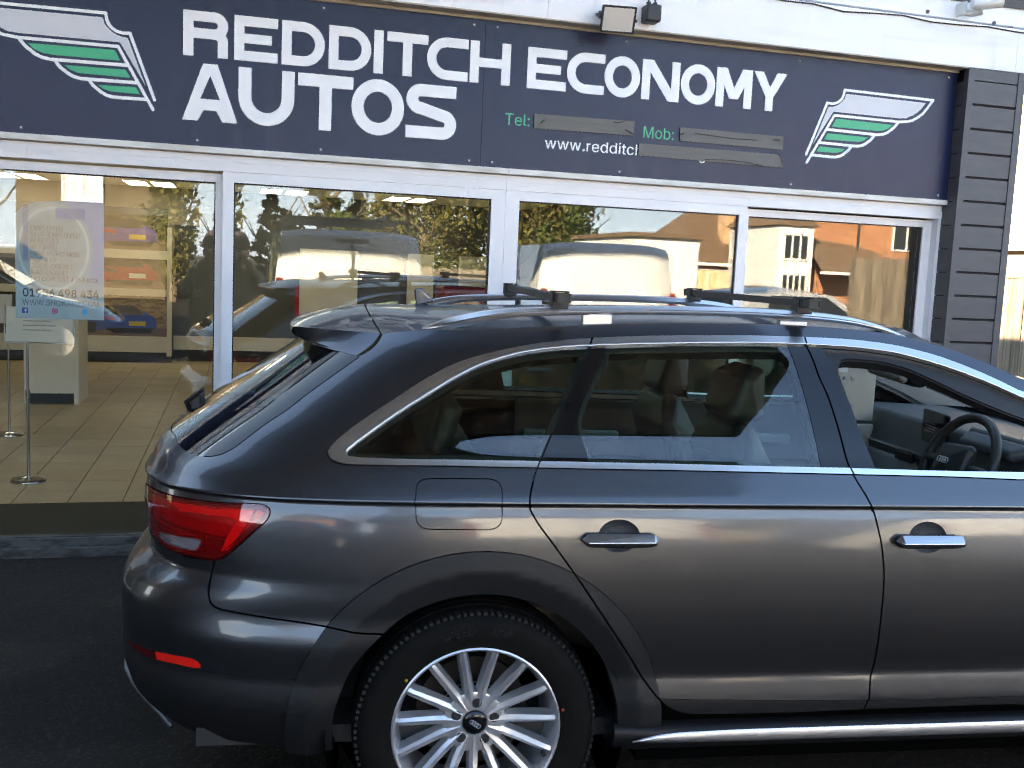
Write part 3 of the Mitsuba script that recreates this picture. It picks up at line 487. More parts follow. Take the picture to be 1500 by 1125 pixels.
def panel(polys, off=0., depth=.011, both=False, ds=.022, flange=True):
    """polygons in (s, z) laid on the body surface, lifted by off, their edges turned inwards by depth"""
    V, F, N, seen = [], [], [], {}
    def vert(p):
        k = (round(p[0], 6), round(p[1], 6))
        if k not in seen: seen[k] = len(V); V.append(k)
        return seen[k]
    for g in polys:
        a, b, c, d = g.bounds; pg = prepared.prep(g)
        S = np.arange(math.floor(a/ds), math.ceil(c/ds)+1)*ds; Z = ZL[np.searchsorted(ZL, b)-1 if np.searchsorted(ZL, b) else 0: np.searchsorted(ZL, d)+1]
        Z = np.r_[Z, d+.01] if Z[-1] < d else Z
        Z = np.r_[b-.01, Z] if Z[0] > b else Z
        for i in range(len(S)-1):
            for j in range(len(Z)-1):
                cell = sbox(S[i], Z[j], S[i+1], Z[j+1])
                if pg.contains(cell):
                    q = [vert(p) for p in ((S[i], Z[j]), (S[i+1], Z[j]), (S[i+1], Z[j+1]), (S[i], Z[j+1]))]
                    F += [[q[0], q[1], q[2]], [q[0], q[2], q[3]]]
                elif pg.intersects(cell):
                    for h in polys_of(g.intersection(cell)):
                        if h.area < 1e-8: continue
                        v, f = trimesh.creation.triangulate_polygon(h, engine='earcut')
                        for t in f:
                            p = v[t]; ar = (p[1][0]-p[0][0])*(p[2][1]-p[0][1])-(p[2][0]-p[0][0])*(p[1][1]-p[0][1])
                            if abs(ar) < 1e-10: continue
                            F.append([vert(p[x]) for x in ((0, 1, 2) if ar > 0 else (0, 2, 1))])
    q = np.array(V); P = surf(q[:, 0], q[:, 1]); n = snorm(q[:, 0], q[:, 1])
    if callable(off):
        g_ = lambda a, b: surf(a, b)+snorm(a, b)*off(a, b)[:, None]
        e_ = 2e-3; P = g_(q[:, 0], q[:, 1]); n = np.cross(g_(q[:, 0]+e_, q[:, 1])-g_(q[:, 0]-e_, q[:, 1]), g_(q[:, 0], q[:, 1]+e_)-g_(q[:, 0], q[:, 1]-e_)); n /= np.linalg.norm(n, axis=1, keepdims=True)+1e-12
    else: P = P+n*off
    F = np.array(F); Ns = n
    if flange and depth > 0:
        for g in polys:
            for ring, sg in [(g.exterior, 1)]+[(h, -1) for h in g.interiors]:
                L = ring.length; m = max(8, int(L/.02)); c = np.array(ring.coords)[:-1]
                pts = []
                for A, B in zip(c, np.roll(c, -1, 0)):
                    k = max(1, int(np.hypot(*(B-A))/.03)); pts += [A+(B-A)*t/k for t in range(k)]
                r = np.array(pts)
                area = .5*np.sum(r[:, 0]*np.roll(r[:, 1], -1)-np.roll(r[:, 0], -1)*r[:, 1])
                if (area < 0) == (sg > 0): r = r[::-1]
                p0 = surf(r[:, 0], r[:, 1]); nn = snorm(r[:, 0], r[:, 1]); of_ = off(r[:, 0], r[:, 1])[:, None] if callable(off) else off; a = p0+nn*of_; b2 = p0+nn*(of_-depth)
                t = np.roll(a, -1, 0)-np.roll(a, 1, 0); o = np.cross(t, nn); o /= np.linalg.norm(o, axis=1, keepdims=True)+1e-12
                k0 = len(P); mth = len(r); P = np.vstack([P, a, b2]); oo = o
                Ns = np.vstack([Ns, oo, oo]); i = np.arange(mth); j = (i+1) % mth
                F = np.vstack([F, np.c_[i, i+mth, j]+k0, np.c_[j, i+mth, j+mth]+k0])
    if both:
        k0 = len(P); F = np.vstack([F, F[:, ::-1]+k0]); P = np.vstack([P, P*[1, -1, 1]]); Ns = np.vstack([Ns, Ns*[1, -1, 1]])
    return P, F, Ns
def nply(pfn, b, flip=False):
    P, F, N = pfn
    if flip: P, F, N = P*[1, -1, 1], F[:, ::-1], N*[1, -1, 1]
    path = meshkit.write_ply((P, F), False, normals=N)
    return {'type': 'ply', 'filename': path, 'face_normals': False, 'bsdf': {'type': 'ref', 'id': b}, 'to_world': CAR_TW}
RAW = json.loads('{"body_side":[[[[-6704,14039],[51,14278],[1517,14381],[2580,14436],[3657,14480],[5402,14528],[6280,14534],[7597,14519],[9128,14466],[9563,14443],[9993,14412],[10410,14366],[10808,14295],[11384,14168],[11758,14070],[12302,13904],[12826,13719],[13338,13505],[13850,13265],[15580,12820],[17310,12342],[18419,12000],[16613,12000],[16353,12093],[15036,12518],[13719,12916],[13193,13161],[12657,13384],[12114,13584],[11567,13765],[11381,13817],[11000,13909],[10405,14025],[10201,14057],[9785,14105],[9146,14158],[8712,14179],[7835,14197],[6955,14200],[5645,14190],[3059,14111],[1581,14032],[757,13973],[763,13985],[718,14010],[694,13968],[-136,13897],[-1245,13818],[-1953,13752],[-2630,13680],[-3582,13552],[-4170,13453],[-4717,13341],[-4970,13279],[-5208,13213],[-5428,13140],[-5627,13056],[-5810,12966],[-6136,12779],[-6282,12681],[-6539,12478],[-6873,12171],[-7165,11865],[-7430,11555],[-7541,11389],[-7634,11218],[-7687,11099],[-7704,11032],[-7710,10892],[-7684,10803],[-7595,10720],[-7482,10654],[-7357,10606],[-7234,10574],[-7123,10554],[-6898,10529],[-6593,10528],[-5070,10551],[-4267,10557],[-2841,10558],[-1284,10551],[-1348,10361],[-1441,10033],[-1479,9865],[-1473,9691],[-1444,9494],[-1342,9333],[-1236,9181],[-1118,9032],[-748,8596],[-154,7873],[-337,7960],[-695,8102],[-1062,8220],[-1438,8314],[-1819,8384],[-2204,8428],[-2593,8447],[-2982,8441],[-3371,8409],[-3759,8352],[-4143,8270],[-4520,8164],[-4893,8034],[-5259,7881],[-5620,7704],[-5934,7503],[-6119,7284],[-6262,7046],[-6447,6791],[-6687,6440],[-7172,6502],[-7555,6542],[-9411,6707],[-9551,6722],[-9684,6746],[-9820,6790],[-9955,6871],[-10154,7099],[-10406,7323],[-10518,7432],[-10583,7539],[-10564,7655],[-10501,7784],[-10426,7915],[-10304,7946],[-10174,7999],[-9935,8152],[-9826,8230],[-9520,8472],[-9134,8797],[-8931,8954],[-8841,9034],[-8766,9121],[-8717,9214],[-8695,9325],[-8736,9428],[-8853,9490],[-8974,9515],[-9101,9522],[-9462,9510],[-10350,9461],[-11052,9451],[-11836,9430],[-11830,9508],[-11806,9599],[-11651,9715],[-11700,9785],[-11723,9854],[-11689,9926],[-11630,9994],[-11471,10123],[-11406,10187],[-11366,10253],[-11346,10318],[-11343,10384],[-11353,10449],[-11284,10441],[-11107,10474],[-10955,10515],[-10822,10562],[-10721,10626],[-10651,10699],[-10598,10776],[-10568,10862],[-10462,11306],[-10432,11392],[-10300,11639],[-10263,11724],[-10239,11813],[-10198,12093],[-10177,12185],[-10124,12368],[-10022,12643],[-9900,12919],[-9753,13195],[-9769,13204],[-9661,13256],[-9582,13315],[-9529,13382],[-9500,13454],[-9496,13531],[-9526,13620],[-9590,13718],[-9682,13824],[-9698,13832],[-9072,13899],[-8425,13955],[-7751,13996]],[[-4685,9355],[-4671,9277],[-4645,9206],[-4611,9143],[-4556,9083],[-4482,9034],[-4411,9012],[-4334,8999],[-4251,8991],[-4097,8989],[-2623,8991],[-2540,9001],[-2458,9020],[-2386,9045],[-2316,9096],[-2266,9159],[-2242,9227],[-2227,9298],[-2222,9376],[-2227,9675],[-2249,9877],[-2255,10009],[-2273,10079],[-2307,10147],[-2353,10201],[-2428,10251],[-2507,10277],[-2590,10293],[-2672,10301],[-3474,10300],[-4346,10290],[-4428,10285],[-4575,10254],[-4649,10211],[-4697,10161],[-4734,10092],[-4742,10024]]]],"fuel_flap":[[[[-4660,9358],[-4717,10026],[-4709,10089],[-4677,10147],[-4631,10193],[-4568,10230],[-4424,10260],[-3713,10273],[-2754,10276],[-2592,10268],[-2512,10253],[-2439,10229],[-2372,10184],[-2328,10133],[-2297,10072],[-2279,10006],[-2274,9875],[-2252,9673],[-2247,9375],[-2251,9303],[-2267,9232],[-2289,9170],[-2335,9112],[-2399,9067],[-2543,9026],[-2623,9016],[-4250,9016],[-4406,9037],[-4473,9057],[-4538,9100],[-4591,9158],[-4623,9218],[-4647,9284]]]],"rear_door":[[[[2514,4421],[2425,4771],[2312,5113],[2175,5446],[2014,5769],[1832,6078],[1627,6376],[1402,6658],[1158,6922],[895,7171],[615,7399],[321,7607],[12,7794],[-46,7822],[-708,8629],[-1078,9065],[-1194,9211],[-1395,9513],[-1421,9696],[-1427,9859],[-1391,10019],[-1298,10346],[-1247,10505],[-1227,10550],[3350,10527],[7954,10489],[8060,10278],[8225,9982],[8364,9668],[8469,9477],[8663,8741],[8703,8552],[8789,7971],[8807,7775],[8826,7380],[8829,6574],[8845,5739],[8848,5312],[8836,5102],[8760,4706],[8746,4514],[8729,4130],[8716,4065],[5361,4146],[4151,4185],[2563,4247],[2545,4243]]]],"rear_door_low":[[[[8625,3765],[6816,3729],[6198,3723],[4563,3731],[3559,3753],[3359,3782],[3163,3826],[2970,3903],[2794,4001],[2641,4134],[2556,4221],[5158,4128],[8712,4041],[8692,3941]]]],"front_door":[[[[8781,4122],[8812,4701],[8887,5093],[8900,5311],[8897,5739],[8881,6574],[8877,7382],[8859,7779],[8841,7977],[8754,8563],[8713,8754],[8518,9494],[8410,9692],[8271,10006],[8106,10302],[8011,10488],[10923,10461],[11991,10438],[13068,10407],[14500,10448],[17500,10408],[20523,10329],[20500,10300],[20295,10212],[20290,10224],[19090,9724],[19075,9708],[19474,7499],[19275,5008],[18702,3985],[13420,4084],[11234,4048],[10373,4045],[9519,4050],[8769,4064]]]],"front_door_low":[[[[12137,3799],[8681,3766],[8742,3927],[8764,4040],[9731,4024],[10802,4021],[11885,4032],[13420,4060],[18689,3961],[18474,3571],[13462,3779],[13462,3805]]]],"chrome":[[[[-7056,11952],[-6857,12155],[-6525,12462],[-6269,12664],[-6124,12760],[-5800,12946],[-5619,13036],[-5421,13119],[-5202,13192],[-4965,13258],[-4445,13377],[-3877,13482],[-3272,13575],[-2628,13658],[-1950,13730],[-1243,13796],[-135,13875],[681,13945],[568,13737],[54,13699],[-622,13660],[-1325,13609],[-2000,13547],[-2642,13466],[-3244,13363],[-3796,13244],[-4052,13180],[-4290,13107],[-4510,13026],[-4906,12849],[-5086,12759],[-5252,12663],[-5407,12565],[-5695,12367],[-5961,12172],[-6085,12074],[-6313,11874],[-6417,11773],[-6611,11567],[-6942,11169],[-7004,11083],[-7083,10948],[-7123,10903],[-7120,10852],[-7059,10781],[-6998,10743],[-6887,10724],[-6716,10715],[-5721,10710],[-3712,10728],[-1203,10727],[-1274,10573],[-2841,10580],[-4267,10579],[-6796,10549],[-7007,10560],[-7229,10596],[-7350,10627],[-7473,10673],[-7583,10739],[-7667,10816],[-7688,10892],[-7682,11029],[-7667,11091],[-7614,11209],[-7522,11378],[-7452,11488],[-7370,11594]]],[[[744,13950],[1583,14010],[2423,14057],[3486,14105],[5645,14168],[7310,14178],[7294,14094],[7285,13975],[5743,13968],[4662,13940],[2956,13872],[629,13742]]],[[[7363,14178],[8054,14172],[8711,14157],[9145,14136],[9783,14083],[10199,14035],[10602,13968],[11187,13843],[11561,13743],[12106,13563],[12649,13363],[13184,13141],[13711,12896],[15029,12497],[16347,12072],[17664,11602],[18982,11090],[20300,10550],[20900,10340],[17500,10430],[14500,10470],[13069,10429],[11991,10460],[10923,10483],[8001,10510],[7960,10606],[7944,10662],[9894,10630],[10743,10622],[12467,10615],[16500,10620],[19500,10580],[19500,10650],[18331,11135],[17161,11593],[15992,12007],[14823,12378],[13653,12722],[13108,12952],[12740,13095],[12180,13290],[11612,13467],[11228,13572],[10647,13711],[10253,13792],[9847,13852],[9216,13911],[8786,13938],[8136,13960],[7338,13975],[7346,14089]]],[[[7944,10511],[3350,10549],[-1217,10572],[-1146,10727],[2586,10707],[6169,10672],[7890,10663],[7911,10586]]]],"lamp":[[[[-14600,9246],[-13906,9338],[-13403,9377],[-12758,9397],[-12070,9403],[-11052,9429],[-10350,9439],[-9461,9488],[-9101,9500],[-8978,9493],[-8859,9469],[-8754,9416],[-8717,9323],[-8738,9221],[-8784,9133],[-8856,9051],[-8945,8971],[-9147,8814],[-9634,8409],[-9948,8170],[-10184,8019],[-10313,7967],[-10455,7930],[-10597,7911],[-10739,7906],[-11031,7909],[-11862,7895],[-12252,7903],[-12457,7914],[-12661,7933],[-13333,8032],[-14788,7758],[-14600,8250]]]],"reverse":[[[[-13079,8257],[-12555,8322],[-12158,8356],[-11666,8383],[-11136,8422],[-10992,8427],[-10887,8422],[-10835,8403],[-10850,8352],[-10927,8241],[-11033,8132],[-11132,8089],[-11240,8078],[-11513,8069],[-12180,8068],[-12347,8072],[-12519,8087],[-12895,8127]]]],"lamp_band":[[[[-12058,9236],[-11457,9282],[-10821,9312],[-9819,9332],[-9424,9346],[-9227,9344],[-9187,9335],[-9194,9305],[-9230,9235],[-9402,8955],[-9525,8796],[-9941,8302],[-10023,8243],[-10146,8204],[-10257,8177],[-10056,8516],[-9993,8608],[-9772,8897],[-9723,8975],[-9701,9034],[-9727,9071],[-9833,9093],[-9966,9105],[-10182,9113],[-11652,9066]]]],"bumper":[[[[-19527,7400],[-10491,7897],[-10544,7806],[-10610,7671],[-10632,7533],[-10558,7405],[-10439,7288],[-10188,7065],[-9986,6835],[-9840,6746],[-9697,6700],[-9557,6675],[-7559,6494],[-7178,6454],[-6711,6394],[-6836,6224],[-7033,5921],[-7209,5605],[-7361,5278],[-7474,4980],[-11454,4980],[-10867,5014],[-10314,5008],[-10209,5017],[-10087,5060],[-10096,5151],[-10161,5220],[-10257,5261],[-10359,5284],[-10570,5295],[-11282,5256],[-11548,5229],[-11690,5211],[-11697,5205],[-11707,5210],[-12601,5134],[-13102,5072],[-13442,5012],[-13450,5005],[-13443,4993],[-13356,4980],[-19527,4980]]]],"bumper_low":[[[[-7480,4965],[-7696,4245],[-7928,3533],[-8112,3176],[-8330,2850],[-19527,2850],[-19527,4965]]]],"refl":[[[[-11688,5201],[-11411,5234],[-11156,5256],[-10682,5282],[-10463,5283],[-10361,5274],[-10260,5252],[-10165,5211],[-10105,5147],[-10096,5065],[-10211,5027],[-10315,5018],[-10868,5024],[-11228,5007],[-11625,4974]]]],"reflD":[[[[-13440,5002],[-13100,5062],[-12831,5098],[-12394,5144],[-11706,5200],[-11648,4972],[-11969,4962],[-13149,4960]]]],"arch":[[[[1353,2700],[1371,2800],[1400,3074],[1410,3350],[1400,3626],[1371,3900],[1323,4172],[1255,4440],[1169,4702],[1064,4957],[942,5205],[803,5443],[647,5671],[475,5887],[289,6090],[89,6280],[-126,6456],[-356,6615],[-599,6759],[-855,6886],[-1122,6994],[-1400,7085],[-1689,7158],[-1984,7211],[-2282,7245],[-2577,7259],[-2868,7255],[-3151,7230],[-3423,7187],[-3682,7124],[-3932,7042],[-4178,6942],[-4411,6824],[-4633,6689],[-4847,6537],[-5062,6370],[-5194,6256],[-5296,6270],[-5675,6280],[-5923,6299],[-6667,6437],[-6432,6780],[-6247,7036],[-6104,7273],[-5920,7491],[-5610,7688],[-5252,7864],[-4886,8017],[-4515,8147],[-4138,8253],[-3756,8335],[-3370,8391],[-2982,8423],[-2594,8429],[-2206,8410],[-1822,8366],[-1442,8297],[-1068,8203],[-701,8085],[-344,7943],[-127,7841],[-11,7694],[1393,5741],[1632,5387],[1976,4836],[2087,4679],[2205,4529],[2331,4382],[2542,4161],[2559,4065],[2597,3708],[2610,3350],[2597,2992],[2566,2700]]],[[[-5242,6214],[-5469,5990],[-5651,5780],[-5818,5558],[-5968,5325],[-6102,5082],[-6217,4830],[-6315,4571],[-6505,4037],[-6675,3488],[-6792,3212],[-6940,2937],[-7033,2700],[-8382,2700],[-8343,2813],[-8104,3171],[-7919,3529],[-7686,4242],[-7480,4937],[-7352,5273],[-7200,5600],[-7025,5916],[-6828,6219],[-6699,6393],[-6551,6370],[-6055,6271],[-5929,6251],[-5803,6238],[-5298,6222]]],[[[311,7592],[605,7385],[883,7157],[1145,6910],[1389,6646],[1613,6365],[1816,6069],[1999,5760],[2158,5438],[2295,5106],[2408,4766],[2496,4418],[2526,4252],[2370,4417],[2245,4562],[2129,4710],[2019,4865],[1676,5415],[1436,5771],[830,6608],[145,7569],[-21,7790]]]],"farch":[[[[30777,2992],[30746,2700],[29533,2700],[29551,2800],[29580,3074],[29590,3350],[29580,3626],[29551,3900],[29503,4172],[29435,4440],[29349,4702],[29244,4957],[29122,5205],[28983,5443],[28827,5671],[28655,5887],[28469,6090],[28269,6280],[28056,6456],[27831,6615],[27595,6759],[27350,6886],[27096,6994],[26836,7085],[26569,7158],[26298,7211],[26025,7245],[25749,7259],[25473,7255],[25198,7230],[24926,7187],[24657,7124],[24393,7042],[24136,6942],[23886,6824],[23646,6689],[23415,6537],[23196,6370],[22989,6187],[22796,5990],[22617,5780],[22453,5558],[22305,5325],[22175,5082],[22061,4830],[21966,4571],[21889,4306],[21831,4037],[21792,3763],[21772,3488],[21772,3212],[21792,2937],[21826,2700],[20615,2700],[20599,2813],[20573,3171],[20573,3529],[20599,3887],[20649,4242],[20725,4592],[20826,4937],[20950,5273],[21099,5600],[21270,5916],[21463,6219],[21677,6507],[21911,6780],[22164,7036],[22434,7273],[22720,7491],[23022,7688],[23336,7864],[23662,8017],[23998,8147],[24343,8253],[24694,8335],[25050,8391],[25410,8423],[25770,8429],[26130,8410],[26488,8366],[26842,8297],[27190,8203],[27531,8085],[27862,7943],[28183,7779],[28491,7592],[28785,7385],[29063,7157],[29325,6910],[29569,6646],[29793,6365],[29996,6069],[30179,5760],[30338,5438],[30475,5106],[30588,4766],[30676,4418],[30739,4065],[30777,3708],[30790,3350]]]],"fender":[[[[19650,7500],[19250,9700],[20500,10300],[22500,9850],[26500,9400],[30500,8700],[31700,8000],[31100,6200],[30500,5500],[30500,5088],[30355,5445],[30194,5769],[30011,6079],[29808,6375],[29582,6658],[29337,6923],[29076,7170],[28795,7399],[28500,7608],[28191,7795],[27870,7959],[27537,8102],[27195,8220],[26846,8315],[26492,8384],[26131,8428],[25770,8447],[25409,8441],[25049,8409],[24690,8352],[24339,8271],[23993,8164],[23656,8034],[23328,7880],[23013,7704],[22709,7506],[22423,7288],[22152,7049],[21898,6793],[21663,6519],[21448,6229],[21255,5926],[21083,5609],[20934,5281],[20808,4942],[20708,4596],[20632,4244],[20581,3888],[20555,3520],[18650,3520],[18650,3600],[19450,5000]]]],"fbumper":[[[[31120,6200],[31700,7000],[34070,7000],[34070,2500],[30733,2500],[30757,2633],[30795,2991],[30808,3350],[30795,3709],[30757,4067],[30694,4421],[30605,4770],[30520,5027],[30520,5500]]]],"headlamp":[[[[31500,7150],[34050,7000],[34050,7800],[31900,8050]]]],"quarter_glass":[[[[-6974,11126],[-6702,11462],[-6516,11670],[-6313,11874],[-6085,12074],[-5961,12172],[-5695,12367],[-5407,12565],[-5252,12663],[-5086,12759],[-4714,12939],[-4510,13026],[-4290,13107],[-4052,13180],[-3796,13244],[-3244,13363],[-2642,13466],[-2326,13509],[-2000,13547],[-1325,13609],[-622,13660],[54,13699],[557,13737],[313,13301],[12,12799],[-109,12634],[-245,12469],[-368,12303],[-481,12138],[-685,11809],[-866,11482],[-948,11319],[-1215,10728],[-3504,10729],[-6051,10711],[-6716,10715],[-6887,10724],[-6998,10743],[-7059,10781],[-7120,10852],[-7123,10903],[-7083,10948]]]],"rear_glass_door":[[[[1094,13770],[2389,13842],[5419,13962],[6715,13975],[6745,13485],[7015,11127],[7048,10765],[7049,10667],[2781,10706],[317,10720],[308,10819],[266,10994],[149,11343],[103,11516],[84,11689],[101,11862],[151,12036],[227,12210],[321,12385],[525,12735],[620,12910],[728,13084],[966,13430],[1053,13607]]]],"c_pillar":[[[[640,13742],[1078,13769],[1038,13612],[953,13438],[716,13092],[607,12918],[512,12742],[307,12392],[214,12218],[138,12042],[86,11865],[69,11689],[89,11512],[134,11338],[251,10989],[294,10817],[302,10720],[-1135,10727],[-868,11319],[-786,11482],[-605,11809],[-401,12138],[-288,12303],[-165,12469],[-29,12634],[92,12799],[393,13301]]]],"b_pillar_rear":[[[[6715,13975],[7281,13975],[7277,13914],[7304,13747],[7357,13219],[7394,13045],[7502,12707],[7546,12534],[7676,11827],[7787,11109],[7821,10932],[7887,10663],[7049,10667],[7048,10765],[7034,10945],[6831,12762],[6764,13305],[6731,13663]]]],"b_pillar_front":[[[[7341,13975],[7827,13968],[7810,13911],[7803,13729],[7830,13553],[7915,13200],[8079,12677],[8336,11795],[8446,11443],[8626,10916],[8703,10652],[7947,10662],[7881,10932],[7847,11109],[7736,11827],[7606,12534],[7562,12707],[7454,13045],[7417,13219],[7364,13747],[7337,13914]]]],"front_seal":[[[[7827,13968],[8786,13938],[9216,13911],[9639,13875],[10052,13825],[10253,13792],[10647,13711],[11228,13572],[11612,13467],[12180,13290],[12740,13095],[13108,12952],[13653,12722],[14823,12378],[15992,12007],[17161,11593],[18331,11135],[19500,10650],[19500,10580],[16500,10620],[12685,10615],[11312,10618],[12500,10640],[18300,10720],[13501,12223],[13116,12354],[12739,12491],[12182,12707],[11820,12859],[11292,13101],[10583,13406],[10403,13474],[10217,13532],[9826,13620],[9623,13655],[9415,13680],[8981,13706],[8544,13715],[8302,13670],[8148,13512],[8100,13323],[8115,13142],[8180,12785],[8216,12609],[8339,12088],[8480,11381],[8530,11209],[8593,11042],[8667,10880],[8787,10650],[8703,10652],[8626,10916],[8446,11443],[8336,11795],[8079,12677],[7915,13200],[7830,13553],[7803,13729],[7810,13911]]]],"front_open":[[[[8787,10650],[8667,10880],[8593,11042],[8530,11209],[8480,11381],[8339,12088],[8216,12609],[8180,12785],[8115,13142],[8100,13323],[8148,13512],[8302,13670],[8544,13715],[8981,13706],[9415,13680],[9623,13655],[9826,13620],[10217,13532],[10403,13474],[10583,13406],[11292,13101],[11820,12859],[12182,12707],[12739,12491],[13116,12354],[13501,12223],[18300,10720],[12500,10640],[11312,10618],[10106,10627]]]],"front_glass":[[[[7827,13968],[8570,13947],[9001,13926],[9639,13875],[10052,13825],[10253,13792],[10647,13711],[11228,13572],[11612,13467],[12180,13290],[12740,13095],[13108,12952],[13653,12722],[14823,12378],[15992,12007],[17161,11593],[18331,11135],[19500,10650],[19500,10580],[16500,10620],[11601,10617],[10106,10627],[8703,10652],[8626,10916],[8446,11443],[8336,11795],[8079,12677],[7915,13200],[7830,13553],[7803,13729],[7810,13911]]]],"dtrim":[[[[-9737,13187],[-9724,13180],[-9826,12996],[-9916,12812],[-9996,12629],[-10104,12356],[-10159,12174],[-10180,12082],[-10217,11801],[-10240,11712],[-10277,11627],[-10410,11381],[-10441,11295],[-10552,10853],[-10581,10767],[-10634,10690],[-10706,10618],[-10810,10554],[-10946,10510],[-11102,10471],[-11353,10449],[-11351,10546],[-11320,10723],[-11223,10972],[-11149,11226],[-11108,11397],[-11085,11575],[-11079,11757],[-11095,11945],[-11113,12042],[-11170,12240],[-11209,12342],[-11306,12552],[-11434,12770],[-11513,12882],[-13232,13314],[-12181,13305],[-11376,13280],[-10679,13246]]]],"rear_window":[[[[-19527,13600],[-11513,13400],[-11513,12882],[-11365,12660],[-11306,12552],[-11209,12342],[-11138,12140],[-11113,12042],[-11083,11850],[-11079,11665],[-11085,11575],[-11108,11397],[-11149,11226],[-11223,10972],[-11320,10723],[-11351,10546],[-11353,10449],[-11495,10443],[-11653,10447],[-12186,10478],[-12655,10522],[-13510,10626],[-13919,10663],[-19527,10500]]]],"tailgate":[[[[-11346,10318],[-11366,10253],[-11406,10187],[-11471,10123],[-11630,9994],[-11689,9926],[-11723,9854],[-11700,9785],[-11651,9715],[-11806,9599],[-11830,9508],[-11836,9428],[-12758,9417],[-13404,9397],[-13909,9357],[-14611,9262],[-14620,9246],[-14620,8254],[-14808,7757],[-14800,7742],[-14784,7738],[-13333,8012],[-12664,7913],[-12458,7894],[-12052,7877],[-11719,7876],[-11708,7830],[-19527,7400],[-19527,10450],[-13847,10655],[-13434,10613],[-12566,10505],[-12315,10482],[-11900,10452],[-11546,10435],[-11386,10434],[-11353,10449],[-11343,10384]]]],"roof_edge":[[[[-9698,13832],[-9387,13866],[-9072,13899],[-8752,13928],[-8425,13955],[-8092,13978],[-7751,13996],[-7405,14012],[-7056,14026],[-6704,14039],[-6350,14051],[-5993,14063],[-5634,14075],[-5274,14087],[-4911,14100],[-4546,14114],[-4177,14128],[-3806,14143],[-3430,14157],[-3052,14171],[-2670,14185],[-2284,14198],[-1895,14212],[-1502,14225],[-1106,14238],[-707,14251],[-305,14265],[51,14278],[258,14292],[466,14307],[675,14322],[884,14338],[1095,14353],[1306,14367],[1517,14381],[1729,14394],[1941,14405],[2153,14415],[2366,14426],[2580,14436],[2795,14446],[3010,14455],[3225,14464],[3441,14473],[3657,14480],[3873,14487],[4090,14494],[4308,14500],[4526,14506],[4744,14512],[4963,14517],[5182,14523],[5402,14528],[5622,14532],[5842,14534],[6061,14535],[6280,14534],[6499,14533],[6718,14531],[6938,14530],[7158,14527],[7377,14524],[7597,14519],[7816,14513],[8034,14507],[8253,14500],[8472,14492],[8690,14484],[8909,14475],[9128,14466],[9346,14455],[9563,14443],[9779,14428],[9993,14412],[10204,14392],[10410,14366],[10611,14333],[10808,14295],[11002,14255],[11194,14213],[11384,14168],[11572,14120],[11758,14070],[11941,14017],[12123,13961],[12302,13904],[12479,13845],[12653,13783],[12826,13719],[12997,13651],[13167,13579],[13338,13505],[13509,13427],[13680,13347],[13850,13265],[15580,12820],[17310,12342],[19040,11809],[20770,11221],[22500,10600]]]]}')
PG = {k: [Polygon(np.array(r[0])/1e4, [np.array(h)/1e4 for h in r[1:]]).buffer(0) for r in g] for k, g in RAW.items() if k != 'roof_edge'}
PG = {k: [q for g in v for q in polys_of(g)] for k, v in PG.items()}
CAR = thing('estate_car', 'grey metallic estate car with roof bars and its front window down, parked along the shopfront', 'car')
def cp(name, polys, b, off=0., depth=.011, sides='nf', both=False, label=None, parent=None, **k):
    pf = panel(polys, off, depth, both=both, **k)
    out = []
    for s in (sides if not both else 'n'):
        out.append(add(name, nply(pf, b, flip=(s == 'f')), b, parent or CAR, label=label if s == 'n' else None))
    return out
def cm(name, mesh, b, parent=None, smooth=30, label=None):
    return add(name, mesh, b, parent or CAR, smooth=smooth, label=label, tw=CAR_TW)
flat = PG
cp('body_side', PG['body_side'], 'm_paint', label='grey rear wing and roof rail panel of the estate car')
cp('fuel_flap', PG['fuel_flap'], 'm_paint', sides='n')
HANDLES = ((.361, .882), (1.262, .880)); CUP = (.058, .044, .003)
for dn, key in (('rear_door', 'rear_door'), ('front_door', 'front_door')):
    u_, z_ = HANDLES[0 if dn == 'rear_door' else 1]
    cup = Polygon([(u_-U0+CUP[0]*math.cos(t), z_+CUP[2]+CUP[1]*math.sin(t)) for t in np.linspace(0, 2*math.pi, 49)[:-1]])
    ks = cp(dn, [q for g in PG[key] for q in polys_of(g.difference(cup))], 'm_paint')
    lo = panel(PG[key+'_low'], -.004, .011)
    for kk, s in zip(ks, 'nf'): add('lower_strip', nply(lo, 'm_lowblack', flip=(s == 'f')), 'm_lowblack', kk)
    globals()[dn+'_keys'] = ks
cp('fender', PG['fender'], 'm_paint'); cp('front_bumper', PG['fbumper'], 'm_paint'); cp('headlight', PG['headlamp'], 'm_clear_lens')
E2 = lambda u, z: su(u, z)
cp('window_trim', PG['chrome'], 'm_alu', off=.005, depth=.012)
for s_ in (1, -1):
    for q in PG['chrome']:
        pass
tr = unary_union([Polygon(q.exterior) for k in ('quarter_glass', 'rear_glass_door', 'c_pillar', 'b_pillar_rear', 'b_pillar_front', 'front_glass') for q in PG[k]]).buffer(.006).buffer(-.0045)
tr = max(polys_of(tr), key=lambda q: q.area).exterior.segmentize(.03); tc = np.array(tr.coords)[:-1]
keep = tc[:, 1] > 1.085; i0 = [i for i in range(len(tc)) if keep[i] and not keep[i-1]][0]; tc = np.roll(tc, -i0, 0); keep = np.roll(keep, -i0); tc = tc[keep]
lip = surf(tc[:, 0], tc[:, 1])+snorm(tc[:, 0], tc[:, 1])*.0045
for s in (1, -1): add('window_trim_lip', tube(lip*[1, s, 1], .0028, 8), 'm_alu', CAR, smooth=60, tw=CAR_TW)
cp('quarter_window', PG['quarter_glass'], 'm_privacy', off=-.003, flange=False)
for kk, s in zip(rear_door_keys, 'nf'):
    add('window', nply(panel(PG['rear_glass_door'], -.003, flange=False), 'm_window', flip=(s == 'f')), 'm_window', kk)
